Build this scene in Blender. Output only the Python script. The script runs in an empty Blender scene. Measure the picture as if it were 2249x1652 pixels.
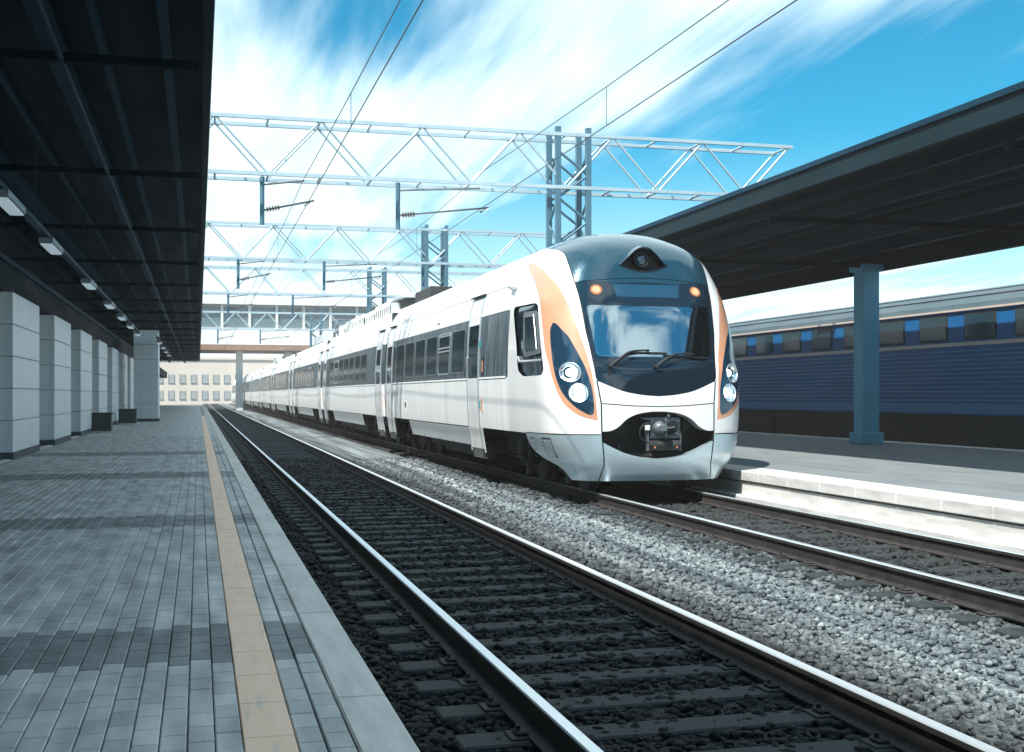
import bpy, bmesh, math, random
import numpy as np
from mathutils import Vector, Matrix, geometry
random.seed(7); rng = np.random.default_rng(7)
S = bpy.context.scene; C = S.collection; PI = math.pi

# ------------------------------------------------------------------ camera, sky, sun, exposure
cam = bpy.data.cameras.new('camera'); camo = bpy.data.objects.new('camera', cam); C.objects.link(camo)
YAW = math.atan(688.5 / 2650)
camo.location = (0, 0, 1.6); camo.rotation_euler = (PI / 2, 0, -YAW)
cam.sensor_width = 36; cam.lens = 36 * 2650 / 2249; cam.shift_y = 42 / 2249
cam.clip_start = .1; cam.clip_end = 5000
S.camera = camo
S.view_settings.view_transform = 'Standard'; S.view_settings.look = 'None'
S.view_settings.exposure = 0.95; S.view_settings.gamma = 1; S.view_settings.use_curve_mapping = False
S.render.engine = 'CYCLES'
S.cycles.use_denoising = True
S.cycles.max_bounces = 8; S.cycles.transparent_max_bounces = 12; S.cycles.volume_bounces = 1
S.cycles.caustics_reflective = False; S.cycles.caustics_refractive = False
S.cycles.sample_clamp_indirect = 6
SUN_EL = math.radians(54); SUN_AZ = math.radians(-131)      # azimuth clockwise from +Y: behind the camera, to its left
sd = Vector((math.sin(SUN_AZ) * math.cos(SUN_EL), math.cos(SUN_AZ) * math.cos(SUN_EL), math.sin(SUN_EL)))
sl = bpy.data.lights.new('sun', 'SUN'); sl.energy = 4.1; sl.angle = math.radians(.6); sl.color = (1, .94, .87)
so = bpy.data.objects.new('sun', sl); C.objects.link(so); so.rotation_euler = sd.to_track_quat('Z', 'Y').to_euler(); so.location = (-20, -20, 40)

W = bpy.data.worlds.new('World'); S.world = W; W.use_nodes = True
def world_nodes():
    nt = W.node_tree; N = nt.nodes; L = nt.links; N.clear()
    def n(t, **k):
        x = N.new(t)
        for a, b in k.items(): setattr(x, a, b)
        return x
    def mth(op, a, b=None, clamp=False):
        x = n('ShaderNodeMath', operation=op, use_clamp=clamp)
        for i, v in enumerate((a, b)):
            if v is None: continue
            if isinstance(v, (int, float)): x.inputs[i].default_value = v
            else: L.new(v, x.inputs[i])
        return x.outputs[0]
    sky = n('ShaderNodeTexSky', sky_type='NISHITA', sun_disc=False, sun_elevation=SUN_EL, sun_rotation=SUN_AZ, air_density=1.0, dust_density=.6, ozone_density=1.5)
    tint = n('ShaderNodeMix', data_type='RGBA', blend_type='MULTIPLY'); tint.inputs[0].default_value = 1
    L.new(sky.outputs[0], tint.inputs[6]); tint.inputs[7].default_value = (.035, .45, .53, 1)
    tc = n('ShaderNodeTexCoord'); sp = n('ShaderNodeSeparateXYZ'); L.new(tc.outputs['Generated'], sp.inputs[0])
    z = mth('ADD', mth('MAXIMUM', sp.outputs[2], 0.0), .06)
    px = mth('DIVIDE', sp.outputs[0], z); py = mth('DIVIDE', sp.outputs[1], z)
    def noise(sx, sy, det, off, dist=.4):
        cx = n('ShaderNodeCombineXYZ'); L.new(mth('MULTIPLY', px, sx), cx.inputs[0]); L.new(mth('MULTIPLY', py, sy), cx.inputs[1]); cx.inputs[2].default_value = off
        t = n('ShaderNodeTexNoise'); t.inputs['Scale'].default_value = 1; t.inputs['Detail'].default_value = det; t.inputs['Distortion'].default_value = dist
        t.inputs['Roughness'].default_value = .55
        L.new(cx.outputs[0], t.inputs['Vector']); return t.outputs[0]
    big = noise(.75, .30, 3, 3.1); fine = noise(4.2, .55, 7, 8.3, .25)
    d = mth('ADD', mth('MULTIPLY', big, .62), mth('MULTIPLY', fine, .46))
    # gaps of clear sky between the drifting cloud streets
    for gx, gy, rx, ry, amt in ((2.5, 3.3, 1.1, 1.5, .34), (.38, 2.7, .34, .5, .22), (1.35, 5.1, .42, 1.2, .2), (1.25, 2.6, .5, .45, .12)):
        e = mth('ADD', mth('POWER', mth('DIVIDE', mth('SUBTRACT', px, gx), rx), 2), mth('POWER', mth('DIVIDE', mth('SUBTRACT', py, gy), ry), 2))
        d = mth('SUBTRACT', d, mth('MULTIPLY', mth('EXPONENT', mth('MULTIPLY', e, -1)), amt))
    # behind the camera the cloud breaks up into loose cumulus on clear blue
    cum = noise(2.3, 2.3, 8, 12.6, .2)
    bk = n('ShaderNodeMapRange', interpolation_type='SMOOTHSTEP'); L.new(py, bk.inputs[0]); bk.inputs[1].default_value = .5; bk.inputs[2].default_value = -.7
    cd = mth('SUBTRACT', mth('MULTIPLY', cum, 2.1), .66)
    d = mth('ADD', mth('MULTIPLY', d, mth('SUBTRACT', 1, bk.outputs[0])), mth('MULTIPLY', cd, bk.outputs[0]))
    mr = n('ShaderNodeMapRange', interpolation_type='SMOOTHSTEP'); L.new(d, mr.inputs[0]); mr.inputs[1].default_value = .33; mr.inputs[2].default_value = .56
    hz = n('ShaderNodeMapRange', interpolation_type='SMOOTHSTEP'); L.new(sp.outputs[2], hz.inputs[0])
    hz.inputs[1].default_value = .02; hz.inputs[2].default_value = .22; hz.inputs[3].default_value = .75; hz.inputs[4].default_value = 0
    cl = mth('MAXIMUM', mr.outputs[0], hz.outputs[0])
    mix = n('ShaderNodeMix', data_type='RGBA'); L.new(mth('MULTIPLY', cl, .96), mix.inputs[0]); L.new(tint.outputs[2], mix.inputs[6]); mix.inputs[7].default_value = (3.75, 4.7, 5.0, 1)
    bg = n('ShaderNodeBackground'); bg.inputs[1].default_value = .15; L.new(mix.outputs[2], bg.inputs[0])
    out = n('ShaderNodeOutputWorld'); L.new(bg.outputs[0], out.inputs[0])
world_nodes()

# ------------------------------------------------------------------ materials
def pmat(name, col, rough=.5, metal=0., coat=0., emit=None, es=0., spec=.5):
    m = bpy.data.materials.new(name); m.use_nodes = True; b = m.node_tree.nodes['Principled BSDF']
    b.inputs['Base Color'].default_value = (*col, 1); b.inputs['Roughness'].default_value = rough; b.inputs['Metallic'].default_value = metal
    b.inputs['Coat Weight'].default_value = coat; b.inputs['Coat Roughness'].default_value = .06; b.inputs['Specular IOR Level'].default_value = spec
    if emit: b.inputs['Emission Color'].default_value = (*emit, 1); b.inputs['Emission Strength'].default_value = es
    return m
def nmat(name, stops, scale=(1, 1, 1), detail=6, rough=(.5, .7), bump=0., coords='Object', metal=0., bscale=None, coat=0., nrough=.6):
    """noise-driven colour ramp, roughness and optional bump; scale stretches the noise"""
    m = pmat(name, (0, 0, 0), .5, metal, coat); nt = m.node_tree; N = nt.nodes; L = nt.links; b = N['Principled BSDF']
    if coords == 'World': g = N.new('ShaderNodeNewGeometry'); src = g.outputs['Position']
    else: g = N.new('ShaderNodeTexCoord'); src = g.outputs[coords]
    mp = N.new('ShaderNodeMapping'); mp.inputs['Scale'].default_value = scale; L.new(src, mp.inputs[0])
    t = N.new('ShaderNodeTexNoise'); t.inputs['Scale'].default_value = 1; t.inputs['Detail'].default_value = detail; t.inputs['Roughness'].default_value = nrough
    L.new(mp.outputs[0], t.inputs['Vector'])
    r = N.new('ShaderNodeValToRGB'); L.new(t.outputs[0], r.inputs[0])
    e = r.color_ramp.elements
    while len(e) < len(stops): e.new(.5)
    for i, (p, c) in enumerate(stops): e[i].position = p; e[i].color = (*c, 1)
    L.new(r.outputs[0], b.inputs['Base Color'])
    mr = N.new('ShaderNodeMapRange'); L.new(t.outputs[0], mr.inputs[0]); mr.inputs[1].default_value = .3; mr.inputs[2].default_value = .7
    mr.inputs[3].default_value = rough[0]; mr.inputs[4].default_value = rough[1]; L.new(mr.outputs[0], b.inputs['Roughness'])
    if bump:
        t2 = t
        if bscale:
            mp2 = N.new('ShaderNodeMapping'); mp2.inputs['Scale'].default_value = bscale; L.new(src, mp2.inputs[0])
            t2 = N.new('ShaderNodeTexNoise'); t2.inputs['Scale'].default_value = 1; t2.inputs['Detail'].default_value = 5; L.new(mp2.outputs[0], t2.inputs['Vector'])
        bp = N.new('ShaderNodeBump'); bp.inputs['Strength'].default_value = bump; bp.inputs['Distance'].default_value = .02
        L.new(t2.outputs[0], bp.inputs['Height']); L.new(bp.outputs[0], b.inputs['Normal'])
    return m
def glass_mat(name, tint, refl, rough=.01):
    m = bpy.data.materials.new(name); m.use_nodes = True; nt = m.node_tree; N = nt.nodes; L = nt.links; N.clear()
    tr = N.new('ShaderNodeBsdfTransparent'); tr.inputs[0].default_value = (*tint, 1)
    gl = N.new('ShaderNodeBsdfGlossy'); gl.inputs['Roughness'].default_value = rough; gl.inputs[0].default_value = (.86, .95, 1, 1)
    lw = N.new('ShaderNodeLayerWeight'); lw.inputs[0].default_value = .3
    mr = N.new('ShaderNodeMapRange'); L.new(lw.outputs['Fresnel'], mr.inputs[0]); mr.inputs[3].default_value = refl; mr.inputs[4].default_value = .95
    mx = N.new('ShaderNodeMixShader'); L.new(mr.outputs[0], mx.inputs[0]); L.new(tr.outputs[0], mx.inputs[1]); L.new(gl.outputs[0], mx.inputs[2])
    o = N.new('ShaderNodeOutputMaterial'); L.new(mx.outputs[0], o.inputs[0]); return m

def matte(m, spec=.12, ior=1.15):
    b = m.node_tree.nodes['Principled BSDF']; b.inputs['Specular IOR Level'].default_value = spec; b.inputs['IOR'].default_value = ior
M = {}
M['white'] = nmat('white_paint', [(.3, (.74, .77, .79)), (.6, (.82, .84, .85))], (1.3, 1.3, 1.3), 4, (.16, .26), coat=.5)
M['side'] = nmat('washed_side_paint', [(.30, (.66, .70, .72)), (.5, (.78, .81, .82)), (.7, (.83, .85, .86))], (.5, 9, .35), 6, (.28, .45), coat=.15)
M['roof'] = nmat('roof_paint', [(.3, (.66, .69, .71)), (.65, (.80, .82, .83))], (.6, .35, .6), 6, (.3, .5))
M['band'] = nmat('dusty_black_band', [(.28, (.012, .028, .038)), (.48, (.045, .07, .085)), (.60, (.13, .165, .185)), (.78, (.34, .38, .40))], (.4, 7, .55), 8, (.12, .6), nrough=.7)
M['silver'] = nmat('silver_skirt_paint', [(.3, (.54, .69, .76)), (.7, (.58, .72, .79))], (60, 60, 60), 3, (.27, .30), metal=.6, coat=.3)
M['panel'] = nmat('grey_skirt_paint', [(.3, (.50, .55, .58)), (.7, (.60, .65, .67))], (.6, 4, 1.2), 5, (.35, .5), metal=.25)
M['orange'] = nmat('orange_paint', [(.3, (.60, .29, .17)), (.7, (.66, .34, .21))], (2, 2, 2), 4, (.2, .3), coat=.4)
M['mask'] = pmat('black_glazed_mask', (.008, .018, .03), .05, 0, .6)
M['hood'] = nmat('dark_blue_roof_paint', [(.3, (.012, .05, .08)), (.7, (.02, .075, .11))], (40, 40, 40), 3, (.12, .22), coat=.8, metal=.3)
M['pod'] = pmat('dark_headlight_cover', (.012, .045, .085), .08, .2, .8)
M['wind'] = glass_mat('windscreen_glass', (.84, .93, .97), .50)
M['pane'] = nmat('dark_window_glass', [(.35, (.006, .018, .026)), (.6, (.014, .032, .042)), (.78, (.10, .13, .15))], (.4, 12, .5), 7, (.05, .2), nrough=.7); M['pane'].node_tree.nodes['Principled BSDF'].inputs['IOR'].default_value = 1.13; M['band'].node_tree.nodes['Principled BSDF'].inputs['IOR'].default_value = 1.3
M['clearpane'] = glass_mat('cab_side_glass', (.5, .62, .66), .16)
M['rubber'] = pmat('black_rubber', (.012, .016, .02), .55)
M['gap'] = pmat('panel_gap_black', (.008, .012, .016), .8)
M['under'] = nmat('underframe_grime', [(.3, (.012, .015, .018)), (.7, (.045, .048, .05))], (5, 5, 5), 5, (.55, .8))
M['steel'] = nmat('worn_grey_steel', [(.3, (.14, .17, .19)), (.7, (.26, .29, .31))], (9, 9, 9), 5, (.35, .55), metal=.6)
M['iron'] = nmat('dark_cast_iron', [(.3, (.035, .055, .07)), (.7, (.07, .095, .115))], (30, 30, 30), 4, (.4, .6), metal=.5, bump=.15)
M['chrome'] = pmat('polished_bowl', (.75, .82, .86), .12, .9)
M['alu'] = pmat('aluminium_trim', (.62, .67, .70), .3, .7)
M['lens'] = pmat('lit_headlamp_lens', (.8, .9, 1), .1, emit=(.55, .82, 1), es=16)
M['lens2'] = pmat('dim_headlamp_lens', (.8, .9, .95), .1, emit=(.6, .86, 1), es=4)
M['clearlens'] = pmat('unlit_lamp_glass', (.10, .16, .19), .08, .5, 1)
M['amber'] = pmat('amber_lens', (.36, .13, .05), .15, emit=(1, .42, .16), es=.03, coat=.6)
M['amberdot'] = pmat('amber_led', (.9, .6, .35), .2, emit=(1, .62, .36), es=.7)
M['display'] = pmat('unlit_led_display', (.010, .055, .10), .25, coat=.8)
M['cabwall'] = nmat('cab_lining', [(.3, (.55, .62, .64)), (.7, (.62, .68, .70))], (40, 40, 40), 3, (.6, .7))
M['cabdash'] = nmat('cab_desk', [(.3, (.22, .42, .50)), (.7, (.27, .48, .56))], (50, 50, 50), 3, (.6, .7))
M['cabdark'] = pmat('cab_dark_plastic', (.015, .03, .045), .5)
M['blue'] = nmat('blue_coach_paint', [(.3, (.004, .105, .29)), (.7, (.008, .14, .36))], (1, 1, 1), 4, (.42, .55))
M['bluerib'] = pmat('rib_highlight_blue', (.045, .21, .42), .45)  # sky highlight along the ribs put into a lighter blue
M['coachpane'] = pmat('coach_window_glass', (.02, .05, .07), .12)
M['bluestripe'] = pmat('pale_stripe', (.62, .52, .46), .4)
M['coachroof'] = nmat('coach_roof_dark', [(.3, (.05, .09, .115)), (.7, (.09, .135, .16))], (2, .5, 2), 5, (.6, .8))
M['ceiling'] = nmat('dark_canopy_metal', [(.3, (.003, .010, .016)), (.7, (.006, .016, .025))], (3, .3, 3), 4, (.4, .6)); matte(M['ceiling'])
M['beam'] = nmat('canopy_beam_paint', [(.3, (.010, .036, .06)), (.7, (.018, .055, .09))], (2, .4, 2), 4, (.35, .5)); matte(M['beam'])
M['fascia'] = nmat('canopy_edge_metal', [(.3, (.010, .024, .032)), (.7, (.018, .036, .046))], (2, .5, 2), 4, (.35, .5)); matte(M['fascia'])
M['pier'] = nmat('pale_cladding', [(.28, (.52, .61, .64)), (.45, (.68, .77, .80)), (.7, (.76, .83, .85))], (3, 3, .4), 8, (.35, .5), bump=.05)
M['piersk'] = pmat('dark_plinth', (.05, .07, .08), .6)
M['concrete'] = nmat('concrete', [(.3, (.36, .36, .35)), (.7, (.50, .49, .47))], (2, .5, 2), 7, (.7, .9), bump=.1, bscale=(30, 30, 30))
M['earth'] = nmat('dark_ballast_ground', [(.3, (.06, .068, .072)), (.7, (.12, .125, .125))], (.8, .2, .8), 8, (.8, .95), .4, bscale=(12, 12, 12))
M['coping'] = nmat('white_coping_stone', [(.28, (.46, .46, .45)), (.55, (.66, .66, .64)), (.75, (.76, .75, .73))], (9, 1.4, 9), 8, (.6, .8), 'World' and .12, coords='World', bscale=(50, 50, 50))
M['stripe'] = nmat('worn_orange_line_paint', [(.30, (.62, .54, .48)), (.42, (.92, .63, .46)), (.72, (.96, .73, .58))], (16, 2, 16), 8, (.5, .7), .1, coords='World', bscale=(60, 60, 60))
M['lamp'] = pmat('ceiling_lamp_diffuser', (.5, .6, .66), .4, emit=(.7, .9, 1), es=.16)
M['lattice'] = nmat('galvanised_lattice', [(.3, (.42, .55, .61)), (.7, (.52, .64, .69))], (2, 2, 2), 4, (.4, .6), metal=.3)
M['column'] = nmat('pale_blue_column', [(.3, (.09, .36, .52)), (.7, (.13, .44, .60))], (2, 2, .5), 4, (.35, .5))
M['mast'] = nmat('mast_paint', [(.3, (.06, .15, .21)), (.7, (.09, .2, .27))], (2, 2, 2), 4, (.4, .6), metal=.2)
M['wire'] = pmat('contact_wire', (.03, .05, .06), .4, .6)
M['insul'] = pmat('brown_insulator', (.2, .08, .05), .25)
M['bridge'] = pmat('white_concourse_panel', (.72, .74, .74), .5)
M['bridgeglass'] = pmat('concourse_window', (.10, .17, .2), .12)
M['girder'] = pmat('brown_girder', (.28, .16, .11), .6)
M['rail'] = pmat('polished_rail_head', (.86, .89, .91), .38, .8)
M['railside'] = nmat('rusty_rail_side', [(.3, (.022, .024, .026)), (.7, (.06, .052, .048))], (6, 6, 6), 5, (.6, .8), metal=.2)
M['sleeper'] = nmat('weathered_sleeper', [(.3, (.014, .020, .024)), (.7, (.034, .042, .047))], (14, 14, 14), 7, (.75, .9), .3, coords='World')
M['bin'] = pmat('dark_bin_metal', (.04, .045, .05), .4, .3)
M['dist'] = nmat('glow_warmed_render', [(.3, (.62, .54, .47)), (.7, (.74, .66, .58))], (.2, .2, .08), 6, (.8, .9))  # warm distant glow put into the wall colour
M['distwin'] = pmat('hazed_far_window', (.34, .38, .4), .3)  # distance haze put into the glass colour, so it stays pale
M['sign'] = pmat('white_plate', (.8, .82, .82), .4)
M['warn'] = pmat('orange_warning_sticker', (.75, .3, .14), .5)
M['teal'] = pmat('teal_plastic', (.05, .35, .4), .3)

def ballast_material():
    m = pmat('ballast_stone', (0, 0, 0), .85); nt = m.node_tree; N = nt.nodes; L = nt.links; b = N['Principled BSDF']
    g = N.new('ShaderNodeNewGeometry'); sp = N.new('ShaderNodeSeparateXYZ'); L.new(g.outputs['Position'], sp.inputs[0])
    # oil, brake dust and painted canopy shade darken both tracks; walkway painted sunlit pale
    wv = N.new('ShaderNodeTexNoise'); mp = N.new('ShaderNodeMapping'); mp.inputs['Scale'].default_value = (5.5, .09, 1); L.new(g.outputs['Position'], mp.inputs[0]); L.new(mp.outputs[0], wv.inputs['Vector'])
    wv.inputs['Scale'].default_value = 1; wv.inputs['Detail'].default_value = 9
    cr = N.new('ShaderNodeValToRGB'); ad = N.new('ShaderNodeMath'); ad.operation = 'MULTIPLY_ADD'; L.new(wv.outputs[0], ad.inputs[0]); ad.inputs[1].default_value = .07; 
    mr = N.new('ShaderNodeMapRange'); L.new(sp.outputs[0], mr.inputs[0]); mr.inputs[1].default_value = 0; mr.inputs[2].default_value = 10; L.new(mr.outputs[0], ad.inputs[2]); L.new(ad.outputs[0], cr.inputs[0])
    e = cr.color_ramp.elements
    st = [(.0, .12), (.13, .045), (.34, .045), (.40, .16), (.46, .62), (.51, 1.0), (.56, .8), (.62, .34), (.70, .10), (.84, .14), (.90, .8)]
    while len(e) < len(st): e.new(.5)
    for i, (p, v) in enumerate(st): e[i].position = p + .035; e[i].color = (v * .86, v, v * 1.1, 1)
    fine = N.new('ShaderNodeTexNoise'); fine.inputs['Scale'].default_value = 16; fine.inputs['Detail'].default_value = 4; L.new(g.outputs['Position'], fine.inputs['Vector'])
    fr = N.new('ShaderNodeValToRGB'); L.new(fine.outputs[0], fr.inputs[0]); f = fr.color_ramp.elements
    f[0].position = .3; f[0].color = (.10, .115, .125, 1); f[1].position = .72; f[1].color = (.50, .50, .48, 1); k = f.new(.52); k.color = (.24, .255, .26, 1)
    mx = N.new('ShaderNodeMix'); mx.data_type = 'RGBA'; mx.blend_type = 'MULTIPLY'; mx.inputs[0].default_value = 1
    L.new(fr.outputs[0], mx.inputs[6]); L.new(cr.outputs[0], mx.inputs[7])
    m2 = N.new('ShaderNodeMix'); m2.data_type = 'RGBA'; m2.blend_type = 'MULTIPLY'; m2.inputs[0].default_value = 1
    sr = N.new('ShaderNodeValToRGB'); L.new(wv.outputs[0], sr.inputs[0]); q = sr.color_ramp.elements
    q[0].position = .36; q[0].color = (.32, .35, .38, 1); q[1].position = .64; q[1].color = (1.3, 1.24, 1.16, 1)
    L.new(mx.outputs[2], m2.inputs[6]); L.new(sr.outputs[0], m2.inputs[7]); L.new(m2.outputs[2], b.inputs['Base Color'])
    v = N.new('ShaderNodeTexVoronoi'); v.inputs['Scale'].default_value = 17; L.new(g.outputs['Position'], v.inputs['Vector'])
    bp = N.new('ShaderNodeBump'); bp.inputs['Strength'].default_value = .8; bp.inputs['Distance'].default_value = .04; bp.invert = True
    L.new(v.outputs['Distance'], bp.inputs['Height']); L.new(bp.outputs[0], b.inputs['Normal'])
    return m
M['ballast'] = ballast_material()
def paver_material(name, lo, hi):
    m = pmat(name, (0, 0, 0), .6); nt = m.node_tree; N = nt.nodes; L = nt.links; b = N['Principled BSDF']
    g = N.new('ShaderNodeNewGeometry'); 
    c = N.new('ShaderNodeMix'); c.data_type = 'RGBA'; L.new(g.outputs['Random Per Island'], c.inputs[0]); c.inputs[6].default_value = (*lo, 1); c.inputs[7].default_value = (*hi, 1)
    oi = N.new('ShaderNodeObjectInfo'); c2 = N.new('ShaderNodeMix'); c2.data_type = 'RGBA'; c2.blend_type = 'MULTIPLY'; c2.inputs[0].default_value = 1
    mr = N.new('ShaderNodeMapRange'); L.new(oi.outputs['Random'], mr.inputs[0]); mr.inputs[3].default_value = .88; mr.inputs[4].default_value = 1.1
    L.new(c.outputs[2], c2.inputs[6]); L.new(mr.outputs[0], c2.inputs[7])
    t = N.new('ShaderNodeTexNoise'); t.inputs['Scale'].default_value = 1; t.inputs['Detail'].default_value = 8
    mp = N.new('ShaderNodeMapping'); mp.inputs['Scale'].default_value = (6, 1.2, 6); L.new(g.outputs['Position'], mp.inputs[0]); L.new(mp.outputs[0], t.inputs['Vector'])
    r = N.new('ShaderNodeValToRGB'); L.new(t.outputs[0], r.inputs[0]); e = r.color_ramp.elements; e[0].position = .3; e[0].color = (.52, .55, .57, 1); e[1].position = .66; e[1].color = (1.1, 1.1, 1.1, 1)
    c3 = N.new('ShaderNodeMix'); c3.data_type = 'RGBA'; c3.blend_type = 'MULTIPLY'; c3.inputs[0].default_value = 1; L.new(c2.outputs[2], c3.inputs[6]); L.new(r.outputs[0], c3.inputs[7])
    L.new(c3.outputs[2], b.inputs['Base Color'])
    f = N.new('ShaderNodeTexNoise'); f.inputs['Scale'].default_value = 90; f.inputs['Detail'].default_value = 4; L.new(g.outputs['Position'], f.inputs['Vector'])
    bp = N.new('ShaderNodeBump'); bp.inputs['Strength'].default_value = .25; bp.inputs['Distance'].default_value = .01; L.new(f.outputs[0], bp.inputs['Height']); L.new(bp.outputs[0], b.inputs['Normal'])
    return m
M['asphalt'] = nmat('grey_asphalt', [(.3, (.15, .175, .19)), (.7, (.22, .245, .255))], (3, .6, 3), 8, (.6, .8), .15, bscale=(60, 60, 60))
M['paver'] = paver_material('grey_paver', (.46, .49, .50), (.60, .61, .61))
M['pavershade'] = paver_material('shade_band_paver', (.17, .20, .215), (.25, .27, .285))

# ------------------------------------------------------------------ geometry helpers
class B:
    """collects shapes into one mesh"""
    def __init__(s): s.v = []; s.f = []; s.sm = []; s.mi = []; s.m = 0
    def add(s, vs, fs, smooth=False):
        o = len(s.v); s.v += [tuple(p) for p in vs]
        for f in fs: s.f.append(tuple(i + o for i in f)); s.sm.append(smooth); s.mi.append(s.m)
        return s
    def box(s, x0, x1, y0, y1, z0, z1, c=0.):
        if c <= 0:
            return s.add([(x, y, z) for z in (z0, z1) for y in (y0, y1) for x in (x0, x1)], [(0, 2, 3, 1), (4, 5, 7, 6), (0, 1, 5, 4), (2, 6, 7, 3), (0, 4, 6, 2), (1, 3, 7, 5)])
        b = bmesh.new(); bmesh.ops.create_cube(b, size=1)
        for v in b.verts: v.co = Vector(((x0 + x1) / 2 + v.co.x * (x1 - x0), (y0 + y1) / 2 + v.co.y * (y1 - y0), (z0 + z1) / 2 + v.co.z * (z1 - z0)))
        bmesh.ops.bevel(b, geom=b.edges[:], offset=c, segments=1, affect='EDGES'); b.verts.index_update()
        s.add([v.co for v in b.verts], [[v.index for v in f.verts] for f in b.faces]); b.free(); return s
    def cyl(s, p, q, r, n=12, r2=None, caps=True):
        p = Vector(p); q = Vector(q); r2 = r if r2 is None else r2; d = (q - p).normalized()
        a = d.orthogonal().normalized(); b = d.cross(a); vs = []
        for c, rr in ((p, r), (q, r2)):
            for i in range(n): t = 2 * PI * i / n; vs.append(c + (a * math.cos(t) + b * math.sin(t)) * rr)
        s.add(vs, [(i, (i + 1) % n, n + (i + 1) % n, n + i) for i in range(n)], True)
        if caps: s.add(vs[:n], [tuple(range(n))[::-1]]); s.add(vs[n:], [tuple(range(n))])
        return s
    def tube(s, pts, r, n=8):
        P = [Vector(p) for p in pts]; vs = []; fs = []; up = None
        for i, p in enumerate(P):
            d = (P[min(i + 1, len(P) - 1)] - P[max(i - 1, 0)]).normalized()
            if up is None: up = d.orthogonal().normalized()
            a = (up - d * up.dot(d)).normalized(); b = d.cross(a); up = a
            rr = r[i] if hasattr(r, '__len__') else r
            for k in range(n): t = 2 * PI * k / n; vs.append(p + (a * math.cos(t) + b * math.sin(t)) * rr)
        for i in range(len(P) - 1):
            for k in range(n): fs.append((i * n + k, i * n + (k + 1) % n, (i + 1) * n + (k + 1) % n, (i + 1) * n + k))
        s.add(vs, fs, True); s.add(vs[:n], [tuple(range(n))[::-1]]); s.add(vs[-n:], [tuple(range(n))]); return s
    def prism(s, poly, fn, d0, d1):
        """poly of 2-D points; fn(u, w, d) -> 3-D; extruded from depth d0 to d1"""
        n = len(poly); vs = [fn(u, w, d0) for u, w in poly] + [fn(u, w, d1) for u, w in poly]
        return s.add(vs, [tuple(range(n))[::-1], tuple(range(n, 2 * n))] + [(i, (i + 1) % n, n + (i + 1) % n, n + i) for i in range(n)])
    def mat(s, i): s.m = i; return s
    def mesh(s, name, mats, fix=True):
        me = bpy.data.meshes.new(name); me.from_pydata(s.v, [], s.f)
        for m in (mats if isinstance(mats, (list, tuple)) else [mats]): me.materials.append(M[m])
        me.polygons.foreach_set('use_smooth', s.sm); me.polygons.foreach_set('material_index', s.mi)
        if fix:
            b = bmesh.new(); b.from_mesh(me); bmesh.ops.recalc_face_normals(b, faces=b.faces[:]); b.to_mesh(me); b.free()
        me.update(); return me
    def build(s, name, mats, parent=None, fix=True): return put(name, s.mesh(name, mats, fix), parent)
def put(name, me, parent=None, loc=None, rot=None):
    o = bpy.data.objects.new(name, me); C.objects.link(o)
    if parent is not None: o.parent = parent
    if loc: o.location = loc
    if rot: o.rotation_euler = rot
    return o
def tag(o, label=None, cat=None, group=None, kind=None):
    for k, v in (('label', label), ('category', cat), ('group', group), ('kind', kind)):
        if v: o[k] = v
    return o
def thing(name, label, cat, loc=(0, 0, 0), group=None):
    o = bpy.data.objects.new(name, None); C.objects.link(o); o.location = loc; o.empty_display_size = .3
    return tag(o, label, cat, group)
def copy_tree(o, parent=None, loc=None):
    kids = list(o.children); c = o.copy(); C.objects.link(c)
    if parent is not None: c.parent = parent
    if loc is not None: c.location = loc
    for k in kids: copy_tree(k, c)
    return c
def rrect(x0, x1, y0, y1, r, n=4):
    P = []
    for cx, cy, a in ((x1 - r, y1 - r, 0), (x0 + r, y1 - r, 90), (x0 + r, y0 + r, 180), (x1 - r, y0 + r, 270)):
        for i in range(n + 1): t = math.radians(a + 90 * i / n); P.append((cx + r * math.cos(t), cy + r * math.sin(t)))
    return P
def crom(P, n):
    P = np.array(P, float); out = []
    for i in range(len(P) - 1):
        p0 = P[max(i - 1, 0)]; p1 = P[i]; p2 = P[i + 1]; p3 = P[min(i + 2, len(P) - 1)]
        for k in range(n):
            t = k / n; out.append(.5 * (2 * p1 + (p2 - p0) * t + (2 * p0 - 5 * p1 + 4 * p2 - p3) * t * t + (3 * p1 - p0 - 3 * p2 + p3) * t ** 3))
    out.append(P[-1]); return np.array(out)

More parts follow.
